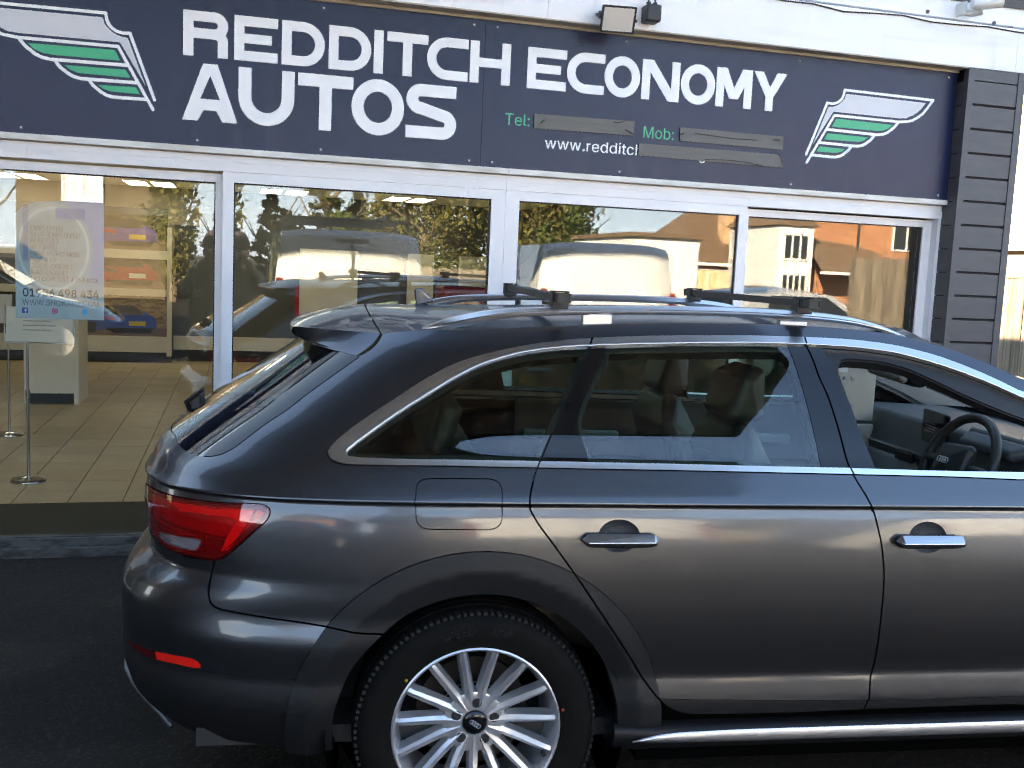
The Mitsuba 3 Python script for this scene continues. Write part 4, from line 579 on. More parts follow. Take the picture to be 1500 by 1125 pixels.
cp('pillar_panel', PG['c_pillar'], 'm_gloss_black', off=-.001, depth=.004); cp('pillar_panel', PG['b_pillar_rear'], 'm_gloss_black', off=-.001, depth=.004)
cp('pillar_panel', PG['b_pillar_front'], 'm_gloss_black', off=-.001, depth=.004)
cp('door_seal', PG['front_seal'], 'm_seal', off=-.010, depth=.03)
add('window', nply(panel(PG['front_glass'], -.006, flange=False), 'm_window', flip=True), 'm_window', front_door_keys[1])
cp('rear_pillar_trim', PG['dtrim'], 'm_gloss_black', off=.002, depth=.01)
LMP = PG['lamp'][0]; REV = unary_union(PG['reverse'])
for s in 'nf':
    f = (s == 'f'); pk = uniq(CAR+'__tail_light'); lab(pk, None if f else 'red rear light cluster with a clear reversing strip')
    def lp(n, pl, b, off, d=.004, ds=.014, fl=True): add(n, nply(panel(polys_of(pl), off, d, ds=ds, flange=fl), b, flip=f), b, pk)
    lp('housing', LMP, 'm_lamp_inner', -.015, .002)
    lp('lens', LMP.buffer(-.0005).difference(REV), 'm_lens_red', .004, fl=False); lp('clear_lens', REV, 'm_lens_clear', .004, fl=False)
    lp('lens_edge', LMP.difference(LMP.buffer(-.004)), 'm_red_dark', .0035, .018)
    lp('inner_rim', LMP.buffer(-.004).difference(LMP.buffer(-.016)), 'm_lamp_dark', -.004, .010)
    lp('light_band', unary_union(PG['lamp_band']), 'm_red_bright', -.004, .008)
    lp('reversing_strip', REV.buffer(.003), 'm_clear_lens', -.005, .008)
    mid = LineString([(-1.30, .862), (-1.02, .852), (-.93, .86)]).buffer(.0035); lp('divider', mid.intersection(LMP.buffer(-.018)), 'm_lamp_dark', -.007, .006)
    low = LMP.buffer(-.016).intersection(sbox(-3, 0, 0, .845)).difference(REV.buffer(.008)).difference(unary_union(PG['lamp_band']).buffer(.004)); lp('lower_chamber', low, 'm_lamp_dark', -.010, .004)
BUMP = cp('rear_bumper', PG['bumper'], 'm_paint', both=True)[0]
cp('bumper_skirt', PG['bumper_low'], 'm_lowblack', both=True, off=-.002)
for s in 'nf':
    add('reflector', nply(panel(PG['refl'], -.001, .004), 'm_red_reflector', flip=(s == 'f')), 'm_red_reflector', BUMP)
    add('reflector_surround', nply(panel(PG['reflD'], -.001, .004), 'm_red_dark', flip=(s == 'f')), 'm_red_dark', BUMP)
TG = cp('tailgate', PG['tailgate'], 'm_paint', both=True)[0]
add('rear_window', nply(panel(PG['rear_window'], -.002, both=True, flange=False), 'm_privacy'), 'm_privacy', TG)
def bevel(cx):
    def f(s, z):
        p = surf(s, z); r = np.hypot(p[:, 0]-cx, p[:, 2]-.335); return .011-.34*np.maximum(0, .452-r)-.10*np.maximum(0, r-.46)
    return f
for q_ in PG['arch']: cp('arch_trim', [q_], 'm_cladding', off=bevel(0), depth=.03, ds=.012)
cp('arch_trim', PG['farch'], 'm_cladding', off=bevel(2.818), depth=.03)
# inner skin behind the gaps, wheel housings, sills, floor
hole = [Polygon([su(c+.44*math.cos(a), .335+.44*math.sin(a)) for a in np.linspace(0, 2*math.pi, 60)]) for c in (0, 2.818)]
inner = Polygon([(-KEND+.002, .42), (-.6, .42), (-.5, .34), (3.2, .34), (3.2, .80), su(2.55, .95), su(2.3, 1.03), (-1.15, 1.03), (-KEND+.002, 1.0)]).difference(unary_union(hole))
cm_key = add('inner_skin', nply(panel(polys_of(inner), -.022, both=True, flange=False, ds=.05), 'm_gap'), 'm_gap', CAR)
dlo = unary_union([q for k in ('chrome', 'quarter_glass', 'rear_glass_door', 'c_pillar', 'b_pillar_rear', 'b_pillar_front', 'front_glass') for q in PG[k]]).buffer(.012).buffer(-.006)
dlo = unary_union([Polygon(q.exterior) for q in polys_of(dlo)])
ginner = dlo.difference(unary_union(PG['quarter_glass']).buffer(-.016)).difference(unary_union(PG['rear_glass_door']).buffer(-.012)).difference(unary_union(PG['front_open']).buffer(-.004))
cp('window_frame', polys_of(ginner), 'm_seal', off=-.016, depth=.03)
edge_s = np.array(RAW['roof_edge'][0][0])/1e4
EDGE = surf(edge_s[:, 0], edge_s[:, 1])
top_in = Polygon(np.vstack([edge_s - [0, .004], [su(2.3, 1.08)], np.array(dlo.exterior.coords if hasattr(dlo, 'exterior') else max(polys_of(dlo), key=lambda q: q.area).exterior.coords)[:1]])).buffer(0)
# roof lining of the side: from the window tops to the roof edge, inside
lining = Polygon(np.vstack([edge_s-[0, .006], [(edge_s[-1, 0], 1.03), (-1.12, 1.03), (-1.0, 1.33)]])).buffer(0).difference(dlo.buffer(-.02))
cp('side_lining', polys_of(lining), 'm_trim_grey', off=-.03, flange=False, ds=.05)
for cx, nm in ((0, 'wheel_housing'), (2.818, 'wheel_housing')):
    for sg in (-1, 1):
        a = np.linspace(math.radians(-25), math.radians(205), 40); V, F = [], []
        for t in a:
            for y in (.905, .58): V.append([cx+.408*math.cos(t), sg*y, .335+.408*math.sin(t)])
        for i in range(39): F += [[2*i, 2*i+1, 2*i+2], [2*i+1, 2*i+3, 2*i+2]]
        disc = [[cx+.41*math.cos(t), sg*.58, .335+.41*math.sin(t)] for t in np.linspace(0, 2*math.pi, 40)]; k = len(V)
        V += disc+[[cx, sg*.58, .335]]; F += [[k+i, k+i+1, k+40] for i in range(39)]
        cm(nm, trimesh.Trimesh(V, F, process=False), 'm_gap', smooth=False)
cm('floor_pan', cc(bx(-.75, 3.3, -.56, .56, .20, .27), bx(.46, 2.36, -.86, .86, .22, .30)), 'm_gap', smooth=False)
for sg in (-1, 1):
    # sill: black moulding with a bright aluminium blade
    sec = [(.905, .350), (.918, .346), (.930, .338), (.934, .322), (.928, .300), (.905, .276), (.870, .262), (.80, .26), (.80, .35)]
    L = [.38, .42, .50, .60, 2.30, 2.38, 2.44]; sc = [.955, .97, .99, 1, 1, .98, .955]
    V = [[x, sg*(.80+(y-.80)*(1 if .45 < x < 2.36 else s**3)), z] for x, s in zip(L, sc) for y, z in sec]; m = len(sec); F = []
    for i in range(len(L)-1):
        for k in range(m):
            q = [i*m+k, (i+1)*m+k, (i+1)*m+(k+1) % m, i*m+(k+1) % m]
            if sg < 0: q = q[::-1]
            F += [q[:3], [q[0], q[2], q[3]]]
    s_ = cm('sill', trimesh.Trimesh(V, F, process=False), 'm_lowblack', smooth=40)
    U_ = np.array([.425, .455, .50, .56, .75, 1.2, 1.8, 2.15, 2.30, 2.36]); hz = np.array([.0005, .006, .011, .014, .0165, .017, .017, .016, .010, .001])
    V, F = [], []
    for x, h in zip(U_, hz):
        for y, z in ((.9365, -1), (.9400, -.55), (.9395, .5), (.9345, 1)): V.append([x, sg*y, .3225+h*z+ (.017-h)*-.6])
    for i in range(len(U_)-1):
        for k in range(3):
            q = [i*4+k, (i+1)*4+k, (i+1)*4+k+1, i*4+k+1]
            F += [q[:3], [q[0], q[2], q[3]]]
    add('sill_blade', trimesh.Trimesh(V, np.array(F)[:, ::1 if sg < 0 else -1], process=False), 'm_alu_sill', s_, smooth=50, tw=CAR_TW)
# roof, windscreen, bonnet: lofted between the two roof edges
def loft(edge, up, fwd, nw=25, both_ends=None):
    e = np.array(edge); w = np.linspace(-1, 1, nw); n = len(e); V = np.zeros((n, nw, 3)); b = 1-np.abs(w)**2.6
    upv = np.array([up(p) for p in e]); fw = np.array([fwd(p) for p in e])
    V[:, :, 0] = e[:, :1]+fw[:, None]*b; V[:, :, 1] = -e[:, 1:2]*w*-1*-1; V[:, :, 2] = e[:, 2:]+upv[:, None]*b
    F = []
    for i in range(n-1):
        for k in range(nw-1):
            a = i*nw+k; F += [[a, a+nw, a+nw+1], [a, a+nw+1, a+1]]
    return trimesh.Trimesh(V.reshape(-1, 3), np.array(F), process=False)
def along(e, n):
    d = np.r_[0, np.cumsum(np.linalg.norm(np.diff(e, axis=0), axis=1))]; t = np.linspace(0, d[-1], n)
    return np.c_[[np.interp(t, d, e[:, i]) for i in range(3)]].T
EA = along(EDGE, 90); split = 1.40
eroof = EA[EA[:, 0] <= split]; ews = EA[EA[:, 0] >= split-.02]
roofup = lambda p: float(np.interp(p[0], [-.35, -.14, .25, .6, .95, 1.3, 1.45], [1.441, 1.4445, 1.457, 1.470, 1.475, 1.466, 1.452]))-p[2]
eroof = np.vstack([np.array([[-.279, -.551, 1.3835]]), eroof[1:]])
def orient_up(m):
    if m.face_normals[:, 2].sum() < 0: m.invert()
    return m
cm('roof', orient_up(loft(eroof, roofup, lambda p: -.042*max(0, (.0-p[0])/.279) if p[0] < 0 else .07*max(0, (p[0]-1.0)/.4)**2)), 'm_paint', smooth=True)
cm('headlining', orient_up(loft(eroof-[0, 0, .02], lambda p: .035, lambda p: 0, 9)), 'm_trim_grey', smooth=True)
cm('windscreen', orient_up(loft(ews, lambda p: .026*max(0, 1-(p[0]-split)/1.0), lambda p: .07+.06*min(1, (p[0]-split)/.8))), 'm_windscreen', smooth=True)
eb = along(np.array([surf(*su(u, z)) for u, z in ((2.30, 1.032), (2.5, .988), (2.9, .943), (3.3, .873), (3.42, .803), (3.56, .70))]), 30)
cm('bonnet', orient_up(loft(eb+[0, 0, .001], lambda p: .055, lambda p: .03+.06*max(0, (p[0]-3.2)/.3))), 'm_paint', smooth=True)
cm('grille', rbox(3.52, 3.66, -.42, .42, .30, .72, .03), 'm_plastic_black', smooth=30)
# spoiler, tailgate lip, diffuser
def spoiler():
    wv = np.linspace(-1, 1, 41); b = 1-np.abs(wv)**2.6; up0 = 1.441-1.3835
    A = np.c_[-.2835-.042*b, .551*wv, 1.3835+up0*b]
    B = np.c_[-.534-.026*(1-wv**2), .442*wv, 1.3885-.003*(1-wv**2)]
    rows = [A*(1-r)+B*r+np.array([0, 0, .009])*math.sin(math.pi*r)*b[:, None]**.5 for r in np.linspace(0, 1, 12)]
    rows += [B+[-.006, 0, -.005], B+[-.007, 0, -.014], B+[.002, 0, -.026]]
    Bp = rows[-1]; C = np.c_[np.full(41, -.40), .54*wv, 1.330+0*wv]; rows += [Bp*.5+C*.5, C, np.c_[np.full(41, -.33), .55*wv, 1.335+0*wv]]
    V = np.vstack(rows); F = []
    for i in range(len(rows)-1):
        for k in range(40): a = i*41+k; F += [[a, a+1, a+42], [a, a+42, a+41]]
    out = [trimesh.Trimesh(V, F, process=False)]
    for sg in (-1, 1):
        k = 0 if sg < 0 else 40; cr = np.array([rows[i][k] for i in range(12)]); r = np.linspace(0, 1, 12)
        lo = np.c_[[np.interp(r, [0, .3, .62, 1], q) for q in ((-.350, -.42, -.492, -.530), (.597, .530, .452, .432), (1.3215, 1.331, 1.343, 1.3625))]].T; lo[:, 1] *= sg
        V = []; Q = 6
        for q in np.linspace(0, 1, Q):
            m_ = cr*(1-q)+lo*q; m_[:, 1] += sg*.012*math.sin(math.pi*q)*(1-r)**1.0; m_[:, 0] -= -.008*math.sin(math.pi*q)*(1-r); V.append(m_)
        V = np.vstack(V); F = []
        for q in range(Q-1):
            for i in range(11): a = q*12+i; F += [[a, a+1, a+13], [a, a+13, a+12]]
        F += [[(Q-1)*12+i, (Q-1)*12+i+1, (Q-1)*12+i] for i in range(0)]
        out.append(trimesh.Trimesh(V, F, process=False))
    return out
SPK = uniq(CAR+'__roof_spoiler'); sp_ = spoiler()
for n_, q in zip(('top', 'side', 'side'), sp_):
    if n_ == 'top':
        if q.face_normals[:240, 2].sum() < 0: q.invert()
    add(n_, q, 'm_paint', SPK, smooth=35, tw=CAR_TW)
# antenna fin
fin = cc(M3(hull([(-.150, 0, 1.452), (-.02, 0, 1.448), (-.15, .022, 1.447), (-.15, -.022, 1.447), (-.07, .017, 1.447), (-.07, -.017, 1.447)], .006, 10)),
         M3(hull([(-.153, 0, 1.502), (-.135, 0, 1.506), (-.095, 0, 1.468), (-.145, 0, 1.455)], .005, 10)))
cm('antenna', mv(fin, 0, 0, -.003), 'm_paint', smooth=40)
# rear wiper and washer block on the tailgate glass
wx = [(-.845, -.02, 1.085), (-.80, -.05, 1.10), (-.70, -.25, 1.205)]
wp = cc(M3(hull([(-.885, -.02, 1.045), (-.875, -.03, 1.075)], .014)), tube([(-.885, -.02, 1.055), (-.90, -.05, 1.10), (-.84, -.10, 1.15)], [.012, .009, .006]),
        rbox(-.885, -.852, -.07, .03, 1.075, 1.13, .008), tube([(-.885, .01, 1.02), (-.905, .0, 1.06), (-.88, -.01, 1.085)], .004))
cm('rear_wiper', wp, 'm_plastic_black', smooth=40)
# silver diffuser edge under the rear bumper
de = [surf(np.array([s]), np.array([z]))[0] for s, z in zip(np.linspace(-1.30, -KEND+.01, 14), np.r_[np.linspace(.24, .36, 5), np.full(9, .365)])]
dd = np.array([p+[-.012, 0, 0] for p in de]); de = np.vstack([dd, dd[::-1]*[1, -1, 1]])
cm('diffuser_edge', tube(de, .009, 8), 'm_diffuser', smooth=60)
# roof rails
def rail(sg):
    ru = np.array([-.165, -.14, -.107, -.045, .017, .081, .195, .30, .50, .707, .83, 1.008, 1.15, 1.241, 1.303, 1.346])
    rt = np.array([1.404, 1.416, 1.433, 1.453, 1.466, 1.474, 1.4815, 1.487, 1.495, 1.500, 1.501, 1.497, 1.486, 1.468, 1.446, 1.427])
    rb = np.array([1.400, 1.4005, 1.403, 1.415, 1.4305, 1.4435, 1.454, 1.460, 1.4675, 1.471, 1.472, 1.469, 1.4615, 1.448, 1.433, 1.424])
    rz = (rt+rb)/2; hh = (rt-rb)/2
    rv = np.interp(ru, EDGE[:, 0], -EDGE[:, 1])-.030
    P_ = PC(ru, np.c_[rv, rz, hh]); uu = np.linspace(ru[0], ru[-1], 50); q = P_(uu); V, F = [], []
    sec = [(-.8, -.9), (-1, -.2), (-.6, .8), (0, 1.0), (.75, .75), (1, .1), (.85, -.15), (1, -.4), (.7, -1), (0, -1)]; m = len(sec)
    for x, (v, z, h) in zip(uu, q):
        for a, b in sec: V.append([x, sg*(v+a*.0165), z+b*h])
    for i in range(49):
        for k in range(m):
            w = [i*m+k, (i+1)*m+k, (i+1)*m+(k+1) % m, i*m+(k+1) % m]
            if sg > 0: w = w[::-1]
            F += [w[:3], [w[0], w[2], w[3]]]
    k_ = cm('roof_rail', trimesh.Trimesh(V, F, process=False), 'm_rail', smooth=25)
    for a, b in ((.305, .395), (.93, 1.02)):
        v0 = float(np.interp((a+b)/2, EDGE[:, 0], -EDGE[:, 1]))-.028
        add('rail_foot', mv(rbox(a, b, -.013, .013, 1.425, 1.466, .004), 0, sg*v0, 0), 'm_foot', k_, smooth=25, tw=CAR_TW)
rail(-1); rail(1)
# door handles: a chrome-faced grip over a dished recess cut in the door skin
for i, (u_, z_) in enumerate(HANDLES):
    for far in (0, 1):
        sg = 1 if far else -1; dk = (rear_door_keys, front_door_keys)[i][far]
        vf = lambda z: float(Wf(z))
        v_ = vf(z_)
        def orient(m):
            v = np.array(m.vertices); m = trimesh.Trimesh(np.c_[v[:, 0], sg*v[:, 1], v[:, 2]], m.faces, process=False)
            if m.volume < 0: m.invert()
            return m
        H = M3(hull([(u_-.100, v_+.020, z_-.003), (u_+.100, v_+.018, z_-.003), (u_-.088, v_+.034, z_-.007), (u_+.090, v_+.032, z_-.007), (u_-.088, v_+.018, z_+.008), (u_+.092, v_+.018, z_+.008), (u_-.090, v_+.030, z_-.012), (u_+.094, v_+.028, z_-.012)], .0055, 10))
        low = M3(hull([(u_-.084, v_+.020, z_-.018), (u_+.090, v_+.018, z_-.018), (u_-.070, v_+.010, z_-.022), (u_+.076, v_+.010, z_-.022), (u_-.096, v_+.012, z_-.008), (u_+.098, v_+.012, z_-.008)], .005, 10))
        ends = [M3(hull([(u_+e, v_-.002, z_-.004), (u_+e, v_+.018, z_-.004)], .012, 10)) for e in (-.090, .092)]
        add('handle', orient(H), 'm_handle', dk, smooth=35, tw=CAR_TW)
        add('handle_underside', cc(orient(low), *[orient(e) for e in ends]), 'm_plastic_black', dk, smooth=35, tw=CAR_TW)
        R_, V, F = 10, [], []; n_ = 48
        for r in range(R_):
            f = 1-r/(R_-1)
            for t in np.linspace(0, 2*math.pi, n_, endpoint=False):
                x, z = u_+CUP[0]*f*np.cos(t), z_+CUP[2]+CUP[1]*f*np.sin(t)
                V.append([x, sg*(vf(z)-.017*(1-f**2.6)**.8), z])
        for r in range(R_-1):
            for k in range(n_):
                q = [r*n_+k, r*n_+(k+1) % n_, (r+1)*n_+(k+1) % n_, (r+1)*n_+k]
                if sg > 0: q = q[::-1]
                F += [q[:3], [q[0], q[2], q[3]]]
        add('handle_recess', trimesh.Trimesh(V, F, process=False), 'm_cup', dk, smooth=True, tw=CAR_TW)

# wheels
def text_arc(txt, h, R, a0, z, bold=True):
    m = meshkit.text_mesh(txt, h, .0012, bold=bold); v = np.array(m.vertices); w = v[:, 0].max()
    t = a0-(v[:, 0]-w/2)/R; r = R+v[:, 1]-h/2
    return trimesh.Trimesh(np.c_[r*np.cos(t), r*np.sin(t), z+v[:, 2]], m.faces, process=False)
def spoke(t):
    st = [(.040, .014, .019, -.044, -.075), (.085, .0115, .0170, -.042, -.073), (.12, .0112, .0170, -.034, -.068), (.165, .0104, .0164, -.020, -.058), (.205, .0098, .0160, -.008, -.045), (.224, .0095, .0165, -.006, -.045)]
    V, F = [], []
    for r, a, b, z1, z0 in st:
        for y, z in ((-b, z0), (-a, z1-.007), (-.0015, z1), (a, z1-.004), (b, z0)): V.append([r, y, z])
    for i in range(len(st)-1):
        for k in range(5):
            q = [i*5+k, (i+1)*5+k, (i+1)*5+(k+1) % 5, i*5+(k+1) % 5]
            F += [q[:3], [q[0], q[2], q[3]]]
    F += [[0, 1, 2], [0, 2, 3], [0, 3, 4]]; k = (len(st)-1)*5; F += [[k, k+2, k+1], [k, k+3, k+2], [k, k+4, k+3]]
    m = trimesh.Trimesh(V, F, process=False)
    if m.volume < 0: m.invert()
    return rotz(m, math.degrees(t))
_tyre = lathe([(.228, -.01), (.236, .004), (.262, .012), (.292, .013), (.312, .006), (.325, -.008), (.332, -.022), (.335, -.05), (.335, -.17), (.330, -.20), (.30, -.225), (.236, -.215), (.225, -.20), (.225, -.02), (.228, -.01)], 120)
_lug = cc(*[rotz(mv(rotx(trimesh.creation.box((.009, .0105 if i % 2 else .0085, .034)), 12), .3265, 0, -.016), i*360/110+rnd.uniform(-.2, .2)) for i in range(110)])
_lug = rotz(_lug, 0)
_ribs = cc(*[lathe([(.3345, z), (.338, z+.004), (.338, z+.022), (.3345, z+.026)], 90) for z in (-.075, -.11, -.145)])
_rimbar = lathe([(.2325, -.003), (.2325, .001), (.228, .0035), (.2235, .001), (.2205, -.006), (.2150, -.022), (.2085, -.05), (.2065, -.10), (.2065, -.19), (.222, -.20), (.226, -.19), (.226, -.01), (.2325, -.003)], 96)
_hub = lathe([(.0, -.080), (.092, -.080), (.0915, -.060), (.086, -.049), (.075, -.0455), (.036, -.0450), (.034, -.050), (.0, -.050)], 60)
_sp = cc(*[spoke(math.radians(6+24*i)) for i in range(15)])
_bolts = [rotz(mv(lathe([(0, -.060), (.0085, -.060), (.0095, -.0450), (.0138, -.0446), (.0138, -.0440), (.0, -.0440)], 20), .056, 0, 0), 6+72*i+8) for i in range(5)]
_cap = lathe([(0, -.034), (.016, -.0345), (.026, -.0365), (.0325, -.041), (.0335, -.047), (.0, -.047)], 48)
_ringm = cc(*[mv(trimesh.creation.torus(.0056, .0009, 24, 8), (i-1.5)*.0079, 0, -.0335) for i in range(4)])
_disc = cc(lathe([(0, -.150), (.158, -.150), (.158, -.125), (.095, -.125), (.093, -.105), (0, -.105)], 60))
_discring = lathe([(.090, -.104), (.0945, -.104), (.0945, -.1035), (.090, -.1035), (.090, -.104)], 60)
def wheel(cx, sg, detail):
    w = T().translate([CARX, CARY, 0]).rotate([0, 0, 1], -PSI).translate([cx, sg*.885, .335]).rotate([1, 0, 0], 90 if sg < 0 else -90)
    if not detail: w = w.rotate([0, 0, 1], 17)
    k = uniq(CAR+'__wheel'); lab(k, 'rear wheel with fifteen slim silver spokes' if detail else None)
    def p(n, m, b, sm_=30): return add(n, m, b, k, smooth=sm_, tw=w)
    p('tyre', cc(_tyre, _ribs), 'm_tyre', 35); p('tread_blocks', _lug, 'm_mud', False); p('rim', cc(_rimbar, _sp, _hub), 'm_rim', 32)
    for b in _bolts: p('bolt_hole', b, 'm_plastic_black')
    p('centre_cap', _cap, 'm_gloss_black', 40); p('emblem', rotz(_ringm, -34), 'm_chrome', True); p('brake_disc', _disc, 'm_brake'); p('disc_ring', _discring, 'm_steel_bright')
    if detail:
        p('sidewall_lettering', text_arc('SPEED', .021, .283, math.radians(103), .0128), 'm_tyre_text', False)
        fl_ = cc(*[mv(bx(0, .009, 0, .006, 0, .0012), x*.011+(y % 2)*.004, y*.007, 0) for x in range(5) for y in range(3)]); v = np.array(fl_.vertices)
        t = math.radians(84)-v[:, 0]/.283; r = .276+v[:, 1]
        p('chequer_mark', trimesh.Trimesh(np.c_[r*np.cos(t), r*np.sin(t), .0128+v[:, 2]], fl_.faces, process=False), 'm_tyre_text', False)
        for a, rr, b in ((143, .245, 'm_yellow'), (13, .242, 'm_orange')):
            p('paint_dot', mv(lathe([(0, .0012), (.0042, .0012), (.0045, 0), (0, 0)], 16), rr*math.cos(math.radians(a)), rr*math.sin(math.radians(a)), .008), b)
        p('valve', mv(lathe([(0, .010), (.006, .010), (.0065, -.01), (0, -.01)], 16), .205*math.cos(math.radians(-22)), .205*math.sin(math.radians(-22)), -.006), 'm_plastic_black')
wheel(0, -1, True); wheel(0, 1, False); wheel(2.818, -1, False); wheel(2.818, 1, False)

# roof bars: things of their own, clamped on the rails
for (ua, ub, which) in ((.232, .262, 'rear'), (1.005, 1.03, 'front')):
    k = thing('roof_bar', f'black square roof bar clamped across the {which} part of the car roof rails', 'roof bar', 'roof bars on the car')
    zc = 1.508 if which == 'rear' else 1.520; ed = lambda u: float(np.interp(u, EDGE[:, 0], -EDGE[:, 1]))-.03
    yv = ed(.24 if which == 'rear' else 1.02)
    V0 = np.array([ua-.0, -(yv+.085), zc]); V1 = np.array([ub+.005, yv+.085, zc])
    d = V1-V0; L = np.linalg.norm(d); ang = math.degrees(math.atan2(d[1], d[0]))
    def place(m): return mv(rotz(m, ang), *((V0+V1)/2))
    add('bar', place(cc(bx(-L/2, L/2, -.016, .016, -.010, .012))), 'm_bar', k, tw=CAR_TW)
    for e in (-1, 1):
        f = e*(L/2-.085)
        add('clamp', place(cc(rbox(f-.016, f+.030, -.026, .026, -.034, -.008, .005), rbox(f-.024, f+.016, -.020, .020, -.012, .014, .004),
            rbox(f-.02, f+.03, -.026, -.020, -.02, .020, .003), rbox(f-.02, f+.03, .020, .026, -.02, .020, .003), rbox(f-.024, f+.034, -.026, .026, .016, .020, .0019))), 'm_plastic_black', k, smooth=30, tw=CAR_TW)
        add('end_cap', place(cc(bx(e*L/2-.004, e*L/2+.004, -.019, -.013, -.013, .015), bx(e*L/2-.004, e*L/2+.004, .013, .019, -.013, .015), bx(e*L/2-.004, e*L/2+.004, -.0131, .0131, .010, .015), bx(e*L/2-.004, e*L/2+.004, -.0131, .0131, -.013, -.008))), 'm_plastic_black', k, tw=CAR_TW)

# interior
cm('cabin_floor', cc(bx(-.75, 2.25, -.80, .80, .27, .32), bx(-.80, .15, -.62, .62, .32, .62)), 'm_leather_dark', smooth=False)
def seat(y, lab_=None):
    k = uniq(CAR+'__front_seat'); 
    def p(n, m, b='m_leather', s=True): add(n, m, b, k, smooth=40, tw=CAR_TW)
    p('cushion', M3(hull([(.98, y-.21, .50), (.98, y+.21, .50), (1.42, y-.20, .56), (1.42, y+.20, .56), (1.42, y-.2, .46), (1.42, y+.2, .46)], .05)))
    p('backrest', M3(hull([(1.00, y-.21, .52), (1.00, y+.21, .52), (.845, y-.185, 1.02), (.845, y+.185, 1.02), (.86, y-.13, 1.09), (.86, y+.13, 1.09), (.93, y-.16, .95), (.93, y+.16, .95)], .045)))
    p('headrest', M3(hull([(.845, y-.10, 1.165), (.845, y+.10, 1.165), (.87, y-.105, 1.26), (.87, y+.105, 1.26), (.905, y-.08, 1.28), (.905, y+.08, 1.28), (.90, y-.10, 1.17), (.90, y+.10, 1.17)], .033)))
    for s in (-1, 1): p('headrest_post', tube([(.868, y+s*.045, 1.09), (.868, y+s*.045, 1.18)], .006), 'm_chrome')
seat(-.37); seat(.37)
cm('rear_seat', cc(M3(hull([(.12, -.60, .58), (.12, .60, .58), (.55, -.60, .56), (.55, .60, .56), (.55, -.6, .45), (.55, .6, .45)], .05)), M3(hull([(.14, -.60, .58), (.14, .60, .58), (-.08, -.58, .98), (-.08, .58, .98), (-.02, -.56, 1.0), (-.02, .56, 1.0)], .05))), 'm_leather', smooth=40)
for y in (-.38, .38): cm('rear_headrest', M3(hull([(-.10, y-.11, 1.05), (-.10, y+.11, 1.05), (-.07, y-.10, 1.15), (-.07, y+.10, 1.15)], .04)), 'm_leather', smooth=40)
for sg, nm in ((-1, 'n'), (1, 'f')):
    cm('door_card', cc(bx(.50, 2.0, sg*.80-.02, sg*.80+.02, .35, .78), bx(.34, 2.0, sg*.80-.02, sg*.80+.02, .782, 1.03)), 'm_leather_dark', smooth=False)
    cm('door_pull', cc(rbox(.38, .80, sg*.765-.02, sg*.765+.02, .86, .90, .01), rbox(1.15, 1.60, sg*.765-.02, sg*.765+.02, .86, .90, .01)), 'm_trim_grey', smooth=30)
cm('boot_lining', cc(bx(-.80, -.12, -.66, .66, .62, .66), bx(-.60, -.15, .70, .72, .62, 1.04), bx(-.60, -.15, -.72, -.70, .62, 1.04)), 'm_leather_dark', smooth=False)
dsh = lambda z, x, y0, y1, r: M3(hull([(a, b, c) for (a, c) in ((x, z), (2.35, z-.03), (x+.06, z-.22), (2.35, z-.3)) for b in (y0, y1)], r))
cm('dashboard', cc(M3(hull([(1.90, -.74, 1.035), (1.90, .74, 1.035), (2.42, -.70, 1.02), (2.42, .70, 1.02), (1.86, -.74, .92), (1.86, .74, .92), (2.0, -.7, .60), (2.0, .7, .60), (2.42, -.7, .6), (2.42, .7, .6)], .03)),
    M3(hull([(1.86, -.52, 1.075), (1.86, -.20, 1.075), (2.2, -.5, 1.03), (2.2, -.22, 1.03), (1.89, -.52, .98), (1.89, -.2, .98)], .02))), 'm_dash', smooth=40)
cm('dash_trim', cc(bx(1.822, 1.84, -.16, .72, .935, .941), bx(1.822, 1.84, -.72, -.52, .935, .941)), 'm_alu', smooth=False)
cm('dash_lower', M3(hull([(1.845, -.2, .885), (1.845, .72, .885), (1.845, -.2, .80), (1.845, .72, .80), (1.95, -.2, .8), (1.95, .72, .8)], .02)), 'm_dash_grey', smooth=40)
for y in (.55, .18, .02): cm('air_vent', rbox(1.815, 1.83, y-.06, y+.06, .895, .93, .003), 'm_plastic_black', smooth=30)
sc_ = cm('screen', mv(rotz(rbox(-.006, .006, -.105, .105, -.062, .062, .005), -7), 1.845, .02, 1.055), 'm_screen', smooth=30)
for i, (a, b) in enumerate(((-.07, .0), (-.075, .01), (-.06, .0), (-.08, -.01))):
    add('screen_text', mv(rotz(bx(-.0075, -.0068, -b-.01, -a, .012-.011*i, .0155-.011*i), -7), 1.845, .02, 1.055), 'm_screen_text', sc_, tw=CAR_TW)
# steering wheel
def tiltw(m): m = m.copy(); m.apply_transform(trimesh.transformations.rotation_matrix(math.radians(-90+22), [0, 1, 0])); return mv(m, 1.69, -.37, .985)
sw = cm('steering_wheel', tiltw(trimesh.creation.torus(.178, .0165, 48, 14)), 'm_leather', smooth=True)
add('hub', tiltw(cc(M3(hull([(-.055, -.06, .02), (.055, -.06, .02), (-.045, .06, .02), (.045, .06, .02), (0, 0, .035)], .022)), M3(hull([(0, -.05, .01), (0, -.17, .0)], .018)), M3(hull([(0, .05, .01), (0, .17, .0)], .018)), M3(hull([(-.05, 0, .01), (-.17, 0, 0)], .016)))), 'm_leather_dark', sw, smooth=40, tw=CAR_TW)
add('emblem', tiltw(rotz(cc(*[mv(trimesh.creation.torus(.0095, .0018, 20, 6), (i-1.5)*.0135, 0, .060) for i in range(4)]), 90)), 'm_chrome', sw, smooth=True, tw=CAR_TW)
